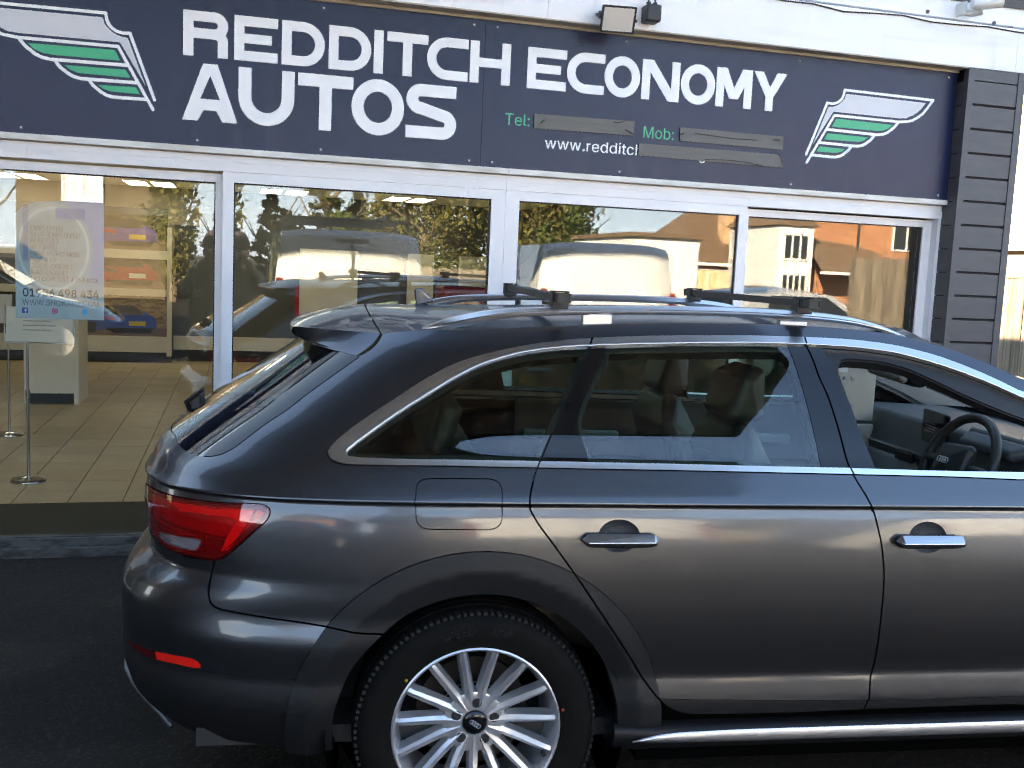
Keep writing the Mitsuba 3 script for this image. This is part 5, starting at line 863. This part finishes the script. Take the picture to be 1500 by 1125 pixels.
cm('instrument_hood', M3(hull([(1.83, -.52, 1.06), (1.83, -.22, 1.06), (2.0, -.5, 1.06), (2.0, -.24, 1.06), (1.80, -.50, 1.045), (1.80, -.24, 1.045)], .022)), 'm_dash', smooth=40)
cm('rear_view_mirror', cc(M3(hull([(1.66, -.10, 1.255), (1.66, .12, 1.265), (1.69, -.1, 1.25), (1.69, .12, 1.26)], .03)), tube([(1.69, .0, 1.27), (1.80, .0, 1.31)], .02)), 'm_plastic_black', smooth=40)
cm('mirror_pane', M3(hull([(1.628, -.09, 1.257), (1.628, .13, 1.267)], .022)), 'm_trim_beige', smooth=40)
vis = cm('sun_visor', cc(rbox(1.64, 1.845, .485, .505, 1.008, 1.255, .008), rbox(1.66, 1.85, .482, .500, .88, .995, .007)), 'm_trim_beige', smooth=30, label='beige sun visor folded down across the passenger window')
add('visor_label', bx(1.655, 1.71, .4835, .4848, 1.215, 1.250), 'm_card', vis, tw=CAR_TW)
add('warning_mark', mv(rotx(trimesh.creation.torus(.010, .0022, 20, 8), 90), 1.672, .483, 1.233), 'm_red_bright', vis, tw=CAR_TW)
for x, z in ((1.70, 1.19), (1.735, 1.19), (1.74, 1.07)): add('visor_clip', rbox(x-.007, x+.007, .480, .487, z-.008, z+.008, .003), 'm_trim_grey', vis, smooth=30, tw=CAR_TW)

# ------------------------------------------------------------------ the canopy over the forecourt and what stands round it
CA = thing('forecourt_canopy', 'flat corrugated canopy roof over the forecourt', 'canopy')
xs = np.arange(-12.0, 2.98, .05); V, F = [], []
for i, x in enumerate(xs):
    z = 4.82+.02*(1 if (i % 6) in (0, 1, 2) else -1)
    for y in (-1.75, 3.55): V.append([x, y, z])
for i in range(len(xs)-1): F += [[2*i, 2*i+1, 2*i+2], [2*i+1, 2*i+3, 2*i+2]]
add('roof_sheet', trimesh.Trimesh(V, F, process=False), 'm_canopy_sheet', CA)
add('top_sheet', bx(-12.05, 3.0, -1.8, 3.6, 4.87, 4.90), 'm_canopy_steel', CA)
for q in (bx(-12.05, 3.0, -1.84, -1.80, 4.70, 4.95), bx(-12.05, 3.0, 3.60, 3.64, 4.70, 4.95), bx(3.002, 3.04, -1.84, 3.64, 4.70, 4.95), bx(-12.09, -12.052, -1.84, 3.64, 4.70, 4.95)): add('edge_trim', q, 'm_canopy_steel', CA)
for y in (-.6, 2.4): add('beam', bx(-12.05, 3.0, y-.06, y+.06, 4.66, 4.795), 'm_canopy_steel', CA)
add('post', bx(-6.05, -5.85, .8, 1.0, 0, 4.655), 'm_canopy_steel', CA)
UP = thing('upper_block', 'taller block rising behind the showroom roof', 'building')
add('wall', bx(-22, 1.0, 6.4, 15.4, 3.402, 5.05), 'm_fascia', UP); add('roof', bx(-22.1, 1.1, 6.3, 15.5, 5.052, 5.15), 'm_roof_grey', UP)
NB = thing('side_building', 'dark brick building along the left side of the forecourt', 'building')
add('wall', bx(-17, -8.5, -4.5, 5.2, 0, 5.6), 'm_brick_dark', NB); add('roof', bx(-17.2, -8.3, -4.7, 5.3, 5.605, 5.8), 'm_roof_grey', NB)
for i_, (x, y, a) in enumerate(((-1.02, 3.62, 20), (-.62, 3.05, 80), (.05, 2.45, 140))):
    k = thing('fallen_leaf', ('small curled brown leaf on the ground at the far left', 'brown leaf on the dark ground behind the car', 'pale leaf on the ground nearest the viewer')[i_], 'leaf', 'leaves on the ground')
    pts_ = np.array([[-.03, 0, .004], [-.01, .014, .012], [.02, .010, .014], [.035, 0, .006], [.02, -.012, .012], [-.01, -.013, .013], [0, 0, .005]]); add('blade', mv(rotz(trimesh.Trimesh(pts_, [[0, 6, 1], [1, 6, 2], [2, 6, 3], [3, 6, 4], [4, 6, 5], [5, 6, 0]], process=False), a), x, y, 0), 'm_bark', k)
# fence down the right-hand side, board by board
FE = thing('board_fence', 'sunlit weathered board fence running along the right-hand side of the yard', 'fence')
y = -1.1; i = 0
while y < 13.5:
    w = .125+rnd.uniform(-.01, .012); h = (1.95 if y < 3 else 1.74)+rnd.uniform(-.012, .012)
    add('fence_board', bx(8.2+rnd.uniform(-.004, .006), 8.222, y, y+w-.008, .04, h), 'm_fence' if rnd.random() < .7 else 'm_fence_b', FE); y += w; i += 1
for z in (.4, 1.3): add('fence_rail', bx(8.2235, 8.26, -1.1, 13.5, z, z+.08), 'm_fence_b', FE)
for yy in np.arange(-1.1, 13.6, 2.4): add('fence_post', bx(8.226, 8.32, yy-.05, yy+.05, 0, 1.8), 'm_fence_b', FE) if 0 else None
PLQ = thing('address_plate', 'grey plate with white characters on top of the fence', 'sign')
add('plate', bx(8.176, 8.19, 8.75, 9.37, 1.745, 1.985), 'm_slate_plate', PLQ)
m = meshkit.text_mesh('ICC', .085, .003, bold=True); v = np.array(m.vertices); add('lettering', trimesh.Trimesh(np.c_[8.176-v[:, 2], 9.22-v[:, 0], 1.835+v[:, 1]], m.faces, process=False), 'm_white_paint', PLQ)
def window(parent, x0, x1, y, z0, z1, face=1, n=2, cur=None):
    f = uniq(parent+'__window'); a, b = sorted((y, y+face*.06))
    add('frame', cc(bx(x0, x1, a, b, z0, z0+.07), bx(x0, x1, a, b, z1-.07, z1), *[bx(x-.035, x+.035, a, b, z0+.07, z1-.07) for x in np.linspace(x0+.035, x1-.035, n+1)]), 'm_white_paint', f)
    a, b = sorted((y+face*.004, y+face*.02)); add('pane', bx(x0+.05, x1-.05, a, b, z0+.06, z1-.06), cur or 'm_dark_glass', f)
# brick house at the far right, its gable towards the yard
H1 = thing('brick_house', 'sunlit buff brick house beyond the fence at the far right', 'house')
add('wall', bx(12.0, 19, 9.5, 22, 0, 5.6), 'm_brick_buff', H1)
add('roof', trimesh.Trimesh([[11.7, 9.3, 5.5], [11.7, 22.2, 5.5], [15.5, 22.2, 8.2], [15.5, 9.3, 8.2], [19.3, 9.3, 5.5], [19.3, 22.2, 5.5]], [[0, 3, 2], [0, 2, 1], [3, 4, 5], [3, 5, 2], [0, 4, 3], [1, 2, 5]], process=False), 'm_roof_brown', H1)
add('porch', bx(11.0, 11.995, 9.5, 17, 2.30, 3.25), 'm_white_paint', H1); add('gutter', bx(10.92, 11.0, 9.4, 17.1, 2.18, 2.28), 'm_white_paint', H1); add('porch_wall', bx(11.1, 11.99, 9.6, 16.9, 0, 2.28), 'm_roof_brown', H1)
# across the road: bungalow, brick house, tan building, grey roofed house
def gable(parent, x0, x1, y0, y1, z0, z1, b, ridge='x', o=.3):
    if ridge == 'x':
        ym = (y0+y1)/2; V = [[x0-o, y0-o, z0], [x1+o, y0-o, z0], [x1+o, y1+o, z0], [x0-o, y1+o, z0], [x0+1.8, ym, z1], [x1-1.8, ym, z1]]
        F = [[0, 1, 5], [0, 5, 4], [2, 3, 4], [2, 4, 5], [3, 0, 4], [1, 2, 5], [0, 3, 2], [0, 2, 1]]
    else:
        xm = (x0+x1)/2; V = [[x0-o, y0-o, z0], [x1+o, y0-o, z0], [x1+o, y1+o, z0], [x0-o, y1+o, z0], [xm, y0-o, z1], [xm, y1+o, z1]]
        F = [[0, 4, 5], [0, 5, 3], [1, 2, 5], [1, 5, 4], [0, 1, 4], [2, 3, 5], [0, 3, 2], [0, 2, 1]]
    m = trimesh.Trimesh(V, F, process=False); return add('roof', m, b, parent)
B1 = thing('bungalow', 'brown roofed bungalow with white windows across the yard', 'house')
add('wall', bx(18.5, 24.5, -36, -29, 0, 2.2), 'm_brick_orange', B1); r_ = gable(B1, 18.5, 24.5, -36, -29, 2.25, 4.7, 'm_roof_brown')
add('chimney', bx(21.0, 21.9, -30.8, -30.1, 2.9, 4.75), 'm_brick_buff', r_); add('gutter', bx(18.2, 24.8, -28.72, -28.6, 2.12, 2.25), 'm_white_paint', B1)
window(B1, 19.2, 22.0, -28.98, .5, 2.0, 1, 5, 'm_curtain'); window(B1, 22.6, 23.8, -28.98, .5, 2.0, 1, 3); add('door', bx(22.1, 22.5, -28.99, -28.95, 0, 2.0), 'm_white_paint', B1)
B2 = thing('brick_house', 'orange brick house with white windows across the yard', 'house')
add('wall', bx(21.6, 33, -32, -24.2, 0, 5.4), 'm_brick_orange', B2); gable(B2, 21.6, 33, -32, -24.2, 5.4, 7.8, 'm_roof_brown')
window(B2, 25.5, 27.5, -24.19, .8, 2.2, 1, 3); window(B2, 25.5, 27.5, -24.19, 3.0, 4.4, 1, 3); window(B2, 29.5, 31.5, -24.19, .8, 2.2, 1, 3)
add('porch_roof', trimesh.Trimesh([[21.4, -22.6, 2.05], [25.3, -22.6, 2.05], [24.6, -24.19, 3.0], [21.4, -24.19, 3.4]], [[0, 1, 2], [0, 2, 3]], process=False), 'm_roof_brown', B2)
add('porch_beam', bx(21.4, 25.4, -22.7, -22.55, 1.93, 2.04), 'm_white_paint', B2); add('downpipe', tube([(23.9, -24.12, 0), (23.9, -24.12, 5.3)], .05, 8), 'm_cable', B2)
B3 = thing('white_house', 'white rendered house between the bungalow and the brick house', 'house')
add('wall', bx(19.7, 21.2, -27, -23, 0, 3.7), 'm_white_paint', B3); gable(B3, 19.7, 21.2, -27, -23, 3.7, 4.5, 'm_roof_brown', 'y', .15); window(B3, 19.9, 21.0, -22.99, 2.4, 3.4, 1, 3); window(B3, 19.9, 21.0, -22.99, .8, 1.9, 1, 4)
B6 = thing('white_garage', 'white garage with panelled doors left of the bungalow', 'garage')
add('wall', bx(10.2, 12.1, -19, -14.05, 0, 2.6), 'm_white_paint', B6); add('roof', bx(10.1, 12.2, -19.1, -13.9, 2.605, 2.72), 'm_roof_brown', B6)
for x0, x1 in ((10.3, 11.3), (11.45, 12.05)): add('door', bx(x0, x1, -14.045, -13.99, 0, 2.45), 'm_white_paint', B6)
B4 = thing('tan_building', 'flat tan building with pale windows behind the yard', 'building')
add('wall', bx(-5.6, -.9, -36, -26, 0, 5.6), 'm_render_tan', B4); window(B4, -4.2, -2.9, -25.99, 3.2, 4.5, 1, 2, 'm_white_paint'); add('parapet', bx(-5.7, -.8, -36.1, -25.9, 5.6, 5.75), 'm_roof_grey', B4)
B5 = thing('grey_roofed_house', 'grey roofed house at the left behind the yard', 'house')
add('wall', bx(-16, -8.2, -30, -22, 0, 3.4), 'm_brick_orange', B5); gable(B5, -16, -8.2, -30, -22, 3.4, 6.0, 'm_roof_grey', 'y'); window(B5, -11, -9.4, -21.99, .9, 2.2, 1, 2)
FE2 = thing('garden_fence', 'low wooden fence below the trees across the yard', 'fence')
add('panel', cc(*[bx(x, x+.14, -17.62, -17.6, .03, 1.5+.02*((i*7) % 3)) for i, x in enumerate(np.arange(3.2, 11.0, .15))]), 'm_fence', FE2)
# trees
def leaves(n, c, r, seed, size, flat=.9):
    g = np.random.default_rng(seed)
    # clumps within the crown
    k = max(8, n//130); d = g.normal(size=(k, 3)); d /= np.linalg.norm(d, axis=1, keepdims=True); q = d*g.uniform(.25, 1, (k, 1))**.5
    idx = g.integers(0, k, n); p = q[idx]*np.array(r)+g.normal(size=(n, 3))*np.array(r)*.17
    p += np.array(c); a = g.normal(size=(n, 3)); a /= np.linalg.norm(a, axis=1, keepdims=True); b = np.cross(a, g.normal(size=(n, 3))); b /= np.linalg.norm(b, axis=1, keepdims=True)
    s = size*g.uniform(.6, 1.4, (n, 1)); V = np.stack([p-a*s, p+b*s*.55, p+a*s, p-b*s*.55], 1).reshape(-1, 3); i = np.arange(n)[:, None]*4
    return trimesh.Trimesh(V, np.vstack([i+[0, 1, 2], i+[0, 2, 3]]), process=False)
def tree(x, y, h, w, b, label, seed, n=2600, kind='round', group=None):
    k = thing('tree', label, 'tree', group); g = np.random.default_rng(seed); br = []
    br.append(tube([(x, y, 0), (x+.1, y, h*.35), (x-.05, y+.1, h*.75)], [.05+h*.018, .04+h*.013, .03]))
    for j in range(9):
        t = g.uniform(.25, .65); a = g.uniform(0, 6.28); br.append(tube([(x, y, h*t), (x+math.cos(a)*w*.35, y+math.sin(a)*w*.35, h*(t+.15)), (x+math.cos(a)*w*.6, y+math.sin(a)*w*.6, h*(t+.32))], [h*.010, h*.006, .012], 6))
    if kind == 'bare':
        for j in range(60):
            t = g.uniform(.4, .9); a = g.uniform(0, 6.28); L = g.uniform(.3, .8)*w*.6; br.append(tube([(x, y, h*t), (x+math.cos(a)*L*.6, y+math.sin(a)*L*.6, h*t+L*.7), (x+math.cos(a)*L, y+math.sin(a)*L, h*t+L*1.7)], [.025, .016, .006], 4))
        add('trunk', cc(*br), 'm_bark', k); add('crown', leaves(n//4, (x, y, h*.75), (w*.5, w*.5, h*.25), seed, .05), b, k); return
    add('trunk', cc(*br), 'm_bark', k, smooth=40)
    if kind == 'conifer': add('crown', cc(*[leaves(n//8, (x, y, h*(.16+.10*i)), (w*.55*(1-i/8.5), w*.55*(1-i/8.5), h*.07), seed+i, .10) for i in range(8)]), b, k)
    else: add('crown', leaves(n, (x, y, h*.56), (w*.5, w*.5, h*.44), seed, .11), b, k)
GT = 'trees behind the yard'; HS = .80
for i, (x, y, h, w, b, kd, lb) in enumerate((
    (4.6, -25, 4.9, 3.2, 'm_leaf_green', 'round', 'green bushy tree at the left of the tree row'), (6.3, -24, 6.6, 3.6, 'm_leaf_gold', 'round', 'golden tree in the middle of the tree row'), (8.4, -25.5, 7.2, 4.0, 'm_leaf_olive', 'round', 'tall olive green tree in the tree row'),
    (10.4, -24.5, 7.0, 4.0, 'm_leaf_gold', 'round', 'golden tree left of the bungalow'), (12.5, -29, 7.5, 4.4, 'm_leaf_olive', 'round', 'olive tree behind the bungalow'), (11.5, -23, 5.0, 2.4, 'm_leaf_green', 'round', 'small green tree beside the bungalow'),
    (1.3, -30, 4.6, 2.0, 'm_leaf_dark', 'conifer', 'small dark conifer left of the row'), (2.0, -34, 4.0, 1.8, 'm_leaf_dark', 'conifer', 'low dark conifer behind the van'), (3.6, -31, 6.4, 3.4, 'm_leaf_olive', 'conifer', 'broad conifer standing above the van'), (5.0, -33, 5.4, 3.0, 'm_leaf_dark', 'conifer', 'dark conifer behind the bushy tree'),
    (-.6, -24.2, 7.5, 1.5, 'm_leaf_gold', 'round', 'narrow golden tree beside the tan building'), (-7.2, -27, 7.5, 3.2, 'm_leaf_gold', 'bare', 'bare tree beside the grey roofed house'), (30, -34, 9, 6, 'm_leaf_olive', 'round', 'tree behind the orange brick house'))):
    tree(x, y, h*(HS if kd == 'round' else 1), w, b, lb, 40+i*17, 4200 if kd == 'round' else 3200, kd, GT)
HG = thing('hedge', 'low green hedge in front of the trees', 'hedge'); add('foliage', leaves(6000, (6.5, -22, 1.0), (4.8, .8, 1.2), 5, .09), 'm_leaf_olive', HG)
# vehicles in the yard, simple but whole
def vehicle(name, label, cat, x, y, rz, sec, half, paint, wheels, glass, lights, group=None):
    """sec: side profile (length, height); half(z): half width; facing +x before the turn"""
    k = thing(name, label, cat, group); tw = T().translate([x, y, 0]).rotate([0, 0, 1], rz)
    pg = Polygon(sec).buffer(.10, join_style=1).buffer(-.10, join_style=1)
    V, F = [], []; ring = np.array(LineString(list(pg.exterior.coords)).segmentize(.12).coords)[:-1]; cx, cz = ring.mean(0)
    ws = np.linspace(-1, 1, 15)
    for w in ws:
        q = (1-abs(w)**5)**.35*.06 if abs(w) < 1 else 0
        for px, pz in ring:
            f = .94+.06*(1-abs(w)**4); V.append([cx+(px-cx)*f, w*half(pz), cz+(pz-cz)*f])
    m = len(ring)
    for i in range(len(ws)-1):
        for j in range(m):
            a, b, c, d = i*m+j, i*m+(j+1) % m, (i+1)*m+(j+1) % m, (i+1)*m+j; F += [[a, b, c], [a, c, d]]
    v2, f2 = trimesh.creation.triangulate_polygon(Polygon(ring), engine='earcut')
    for w, fl_ in ((0, 1), (len(ws)-1, -1)):
        base = w*m
        idx = [int(np.argmin(np.hypot(*(ring-p).T))) for p in v2]
        for t in f2: F.append([base+idx[t[0]], base+idx[t[1]], base+idx[t[2]]][::fl_])
    body = trimesh.Trimesh(V, F, process=False)
    if body.volume < 0: body.invert()
    add('body', body, paint, k, smooth=35, tw=tw)
    for wx in wheels:
        for s in (-1, 1):
            wk = uniq(k+'__wheel'); wt = tw.translate([wx, s*(half(.3)-.09), .33]).rotate([1, 0, 0], -90*s)
            add('tyre', lathe([(.20, -.09), (.33, -.09), (.335, 0), (.33, .095), (.21, .10), (.20, -.09)], 32), 'm_tyre', wk, tw=wt, smooth=30); add('rim', lathe([(0, .07), (.2, .085), (.21, .1), (0, .09)], 24), 'm_rim', wk, tw=wt, smooth=30)
    for nm, p, b in glass+lights:
        p = np.array(p, float); d = np.array(p).mean(0)
        q = trimesh.Trimesh(np.vstack([p, p]), [[0, 1, 2], [0, 2, 3], [0, 2, 1], [0, 3, 2]], process=False); add(nm, q, b, k, tw=tw)
    return k, tw
vh = lambda z: .99-.10*max(0, (z-1.0)/1.0)**1.5
VSEC = [(0, .30), (0, 1.0), (.06, 1.92), (.16, 2.0), (3.6, 2.02), (3.85, 1.95), (4.45, 1.25), (5.2, 1.05), (5.3, .85), (5.3, .32)]
def side_quads(x0, x1, z0, z1, b, nm='window', rake=0): return [(nm, [(x0, s*(vh(z0)+.004), z0), (x1+rake, s*(vh(z0)+.004), z0), (x1, s*(vh(z1)+.006), z1), (x0, s*(vh(z1)+.006), z1)], b) for s in (-1, 1)]
rear_glass = [('rear_window', [(-.004+.045, -.62, 1.25), (-.004+.045, .62, 1.25), (.052, .56, 1.74), (.052, -.56, 1.74)], 'm_white_paint')]
v1, tw1 = vehicle('white_van', 'white van with a roof rack parked facing away from the shop', 'van', 1.46, -2.25, -90, VSEC, vh, 'm_van_white', (.95, 4.3), rear_glass+side_quads(3.7, 4.2, 1.15, 1.7, 'm_dark_glass'),
    [('rear_light', [(-.0, s*.90, .75), (-.0, s*.99, .75), (.02, s*.965, 1.35), (.02, s*.87, 1.35)], 'm_red_lens') for s in (-1, 1)]+[('high_brake_light', [(.03, -.22, 1.845), (.03, .22, 1.845), (.035, .22, 1.885), (.035, -.22, 1.885)], 'm_red_dark')])
add('roof_rack', cc(*[tube([(x, -.8, 2.14), (x, .8, 2.14)], .022, 8) for x in (.35, 1.5, 2.7)], *[tube([(x, s*.78, 2.02), (x, s*.78, 2.22)], .02, 6) for x in (.35, 1.5, 2.7) for s in (-1, 1)], tube([(.3, .5, 2.2), (2.9, .5, 2.2)], .03, 8), tube([(.3, .1, 2.18), (2.9, .1, 2.18)], .025, 8)), 'm_canopy_steel', v1, tw=tw1)
add('rear_door_seam', bx(-.012, .06, -.006, .006, .45, 1.84), 'm_gap', v1, tw=tw1); add('number_plate', bx(-.02, .0, -.26, .26, .62, .73), 'm_pic_yellow', v1, tw=tw1); add('rear_bumper', rbox(-.08, .1, -.96, .96, .32, .52, .03), 'm_plastic_black', v1, tw=tw1, smooth=30)
v2_, tw2 = vehicle('white_van', 'plain white van parked beside the one with the roof rack', 'van', 4.95, -1.95, -86, VSEC, vh, 'm_van_white', (.95, 4.3), side_quads(3.7, 4.2, 1.15, 1.7, 'm_dark_glass'),
    [('rear_light', [(-.0, s*.90, .75), (-.0, s*.99, .75), (.02, s*.965, 1.35), (.02, s*.87, 1.35)], 'm_red_lens') for s in (-1, 1)])
ch = lambda z: .88-.20*max(0, (z-.85)/.6)**1.2
HSEC = [(0, .28), (-.02, .62), (.12, .95), (.55, 1.40), (1.4, 1.50), (2.3, 1.42), (3.0, .98), (3.85, .80), (4.1, .6), (4.1, .26)]
def car_glass(): return [('side_window', [(.75, s*(ch(.98)+.006), .98), (2.75, s*(ch(.98)+.006), .98), (2.1, s*(ch(1.36)+.008), 1.36), (.95, s*(ch(1.36)+.008), 1.36)], 'm_dark_glass') for s in (-1, 1)]+[('rear_window', [(.16, -.66, .99), (.16, .66, .99), (.50, .55, 1.36), (.50, -.55, 1.36)], 'm_dark_glass'), ('windscreen', [(2.98, -.68, 1.0), (2.98, .68, 1.0), (2.36, .56, 1.40), (2.36, -.56, 1.40)], 'm_dark_glass')]
rl = [('rear_light', [(-.012, s*.52, .70), (-.012, s*.85, .70), (.10, s*.86, .93), (.08, s*.55, .93)], 'm_red_lens') for s in (-1, 1)]
vehicle('silver_hatchback', 'silver hatchback parked by the fence at the right of the yard', 'car', 6.9, -3.3, -12, HSEC, ch, 'm_car_silver', (.75, 3.3), car_glass(), rl)
vehicle('black_hatchback', 'black hatchback parked across the yard at the left', 'car', -5.2, -4.6, 0, HSEC, ch, 'm_car_black', (.75, 3.3), car_glass(), rl)

# ------------------------------------------------------------------ the photographer, seen mirrored in the glass
PE = thing('person', 'person in a dark hat and khaki jacket holding a camera up to the face', 'person')
def limb(js):
    out = m3.Manifold()
    for a, b in zip(js[:-1], js[1:]): out = out+hull([a[:3], b[:3]], [a[3], b[3]], 20)
    return out
def smoothm(m, L, it=12):
    t = M3(m.refine_to_length(L)); t.merge_vertices(); return trimesh.smoothing.filter_taubin(t, iterations=it)
px0, py0 = .03, -.29
body = limb([(px0, py0, 1.40, .085), (px0, py0-.03, 1.30, .13)])
body = body+hull([(px0-.17, py0-.03, 1.38), (px0+.17, py0-.03, 1.38), (px0-.13, py0-.02, 1.10), (px0+.13, py0-.02, 1.10), (px0, py0+.05, 1.2)], [.075, .075, .12, .12, .09], 24)+hull([(px0-.13, py0-.02, 1.12), (px0+.13, py0-.02, 1.12), (px0-.12, py0-.02, .82), (px0+.12, py0-.02, .82)], [.12, .12, .13, .13], 24)
for s in (-1, 1): body = body+limb([(px0+s*.19, py0-.03, 1.38, .075), (px0+s*.30, py0+.02, 1.17, .060), (px0+s*.105, py0+.165, 1.50, .045)])
add('jacket', smoothm(body, .03), 'm_jacket', PE, smooth=True)
legs = m3.Manifold()
for s in (-1, 1): legs = legs+limb([(px0+s*.10, py0-.02, .90, .105), (px0+s*.115, py0-.01, .48, .075), (px0+s*.12, py0-.03, .09, .055)])
add('trousers', smoothm(legs, .04), 'm_trousers', PE, smooth=True)
for s in (-1, 1): add('shoe', smoothm(hull([(px0+s*.12, py0-.07, .05), (px0+s*.125, py0+.13, .04), (px0+s*.12, py0-.02, .08)], [.045, .04, .05], 16), .02, 6), 'm_shoe', PE, smooth=True)
hz = 1.62
head = hull([(px0, py0-.02, hz+.06), (px0, py0+.02, hz-.02), (px0, py0+.055, hz-.085), (px0-.045, py0, hz-.04), (px0+.045, py0, hz-.04)], [.095, .085, .035, .04, .04], 24)+limb([(px0, py0-.02, hz-.05, .055), (px0, py0-.03, 1.40, .06)])+hull([(px0, py0+.105, hz-.02), (px0, py0+.085, hz+.03)], [.014, .010], 12)
for s in (-1, 1): head = head+hull([(px0+s*.093, py0-.01, hz+.02), (px0+s*.092, py0-.015, hz-.025)], [.014, .011], 12)
add('head', smoothm(head, .012, 8), 'm_skin', PE, smooth=True)
for s in (-1, 1): add('eye', mv(trimesh.creation.icosphere(2, .012), px0+s*.034, py0+.088, hz+.022), 'm_white_paint', PE, smooth=True)
add('mouth', mv(rbox(-.024, .024, -.004, .004, -.004, .004, .003), px0, py0+.089, hz-.070), 'm_pic_red', PE, smooth=True)
add('hat', M3(hull([(px0, py0-.02, hz+.10), (px0, py0-.02, hz+.16)], [.112, .085], 24)), 'm_hat', PE, smooth=40)
add('hat_brim', mv(lathe([(.09, 0), (.15, -.008), (.152, -.004), (.09, .008), (.09, 0)], 40), px0, py0-.01, hz+.085), 'm_hatbrim', PE, smooth=40)
for s in (-1, 1):
    hx, hy, h0 = px0+s*.062, py0+.205, 1.545
    hand = hull([(px0+s*.095, py0+.165, 1.505), (hx+s*.004, hy+.005, h0), (hx, hy+.01, h0+.035)], [.030, .026, .022], 16)
    for j in range(4):
        zf = h0-.012+.021*j; L = (.9, 1.0, 1.05, .92)[j]
        hand = hand+limb([(hx+s*.004, hy+.015, zf, .0095), (hx, hy+.048*L, zf+.003, .0088), (hx-s*.026*L, hy+.055, zf+.005, .0082), (hx-s*.040*L, hy+.050, zf+.006, .0075)])
    hand = hand+limb([(hx, hy-.008, h0-.01, .0105), (hx-s*.022, hy-.005, h0+.018, .0095), (hx-s*.036, hy+.002, h0+.022, .0085)])
    add('hand', smoothm(hand, .004, 6), 'm_skin', PE, smooth=True)
CM = thing('compact_camera', 'small black compact camera held by the person', 'camera')
add('body', rbox(-.045, .050, -.062, -.036, 1.552, 1.612, .006), 'm_plastic_black', CM, smooth=30)
add('lens', mv(rotx(lathe([(0, 0), (.022, 0), (.022, .012), (.018, .0155), (.0, .0155)], 28), -90), 0, -.038, 1.5844), 'm_steel_bright', CM, smooth=35)
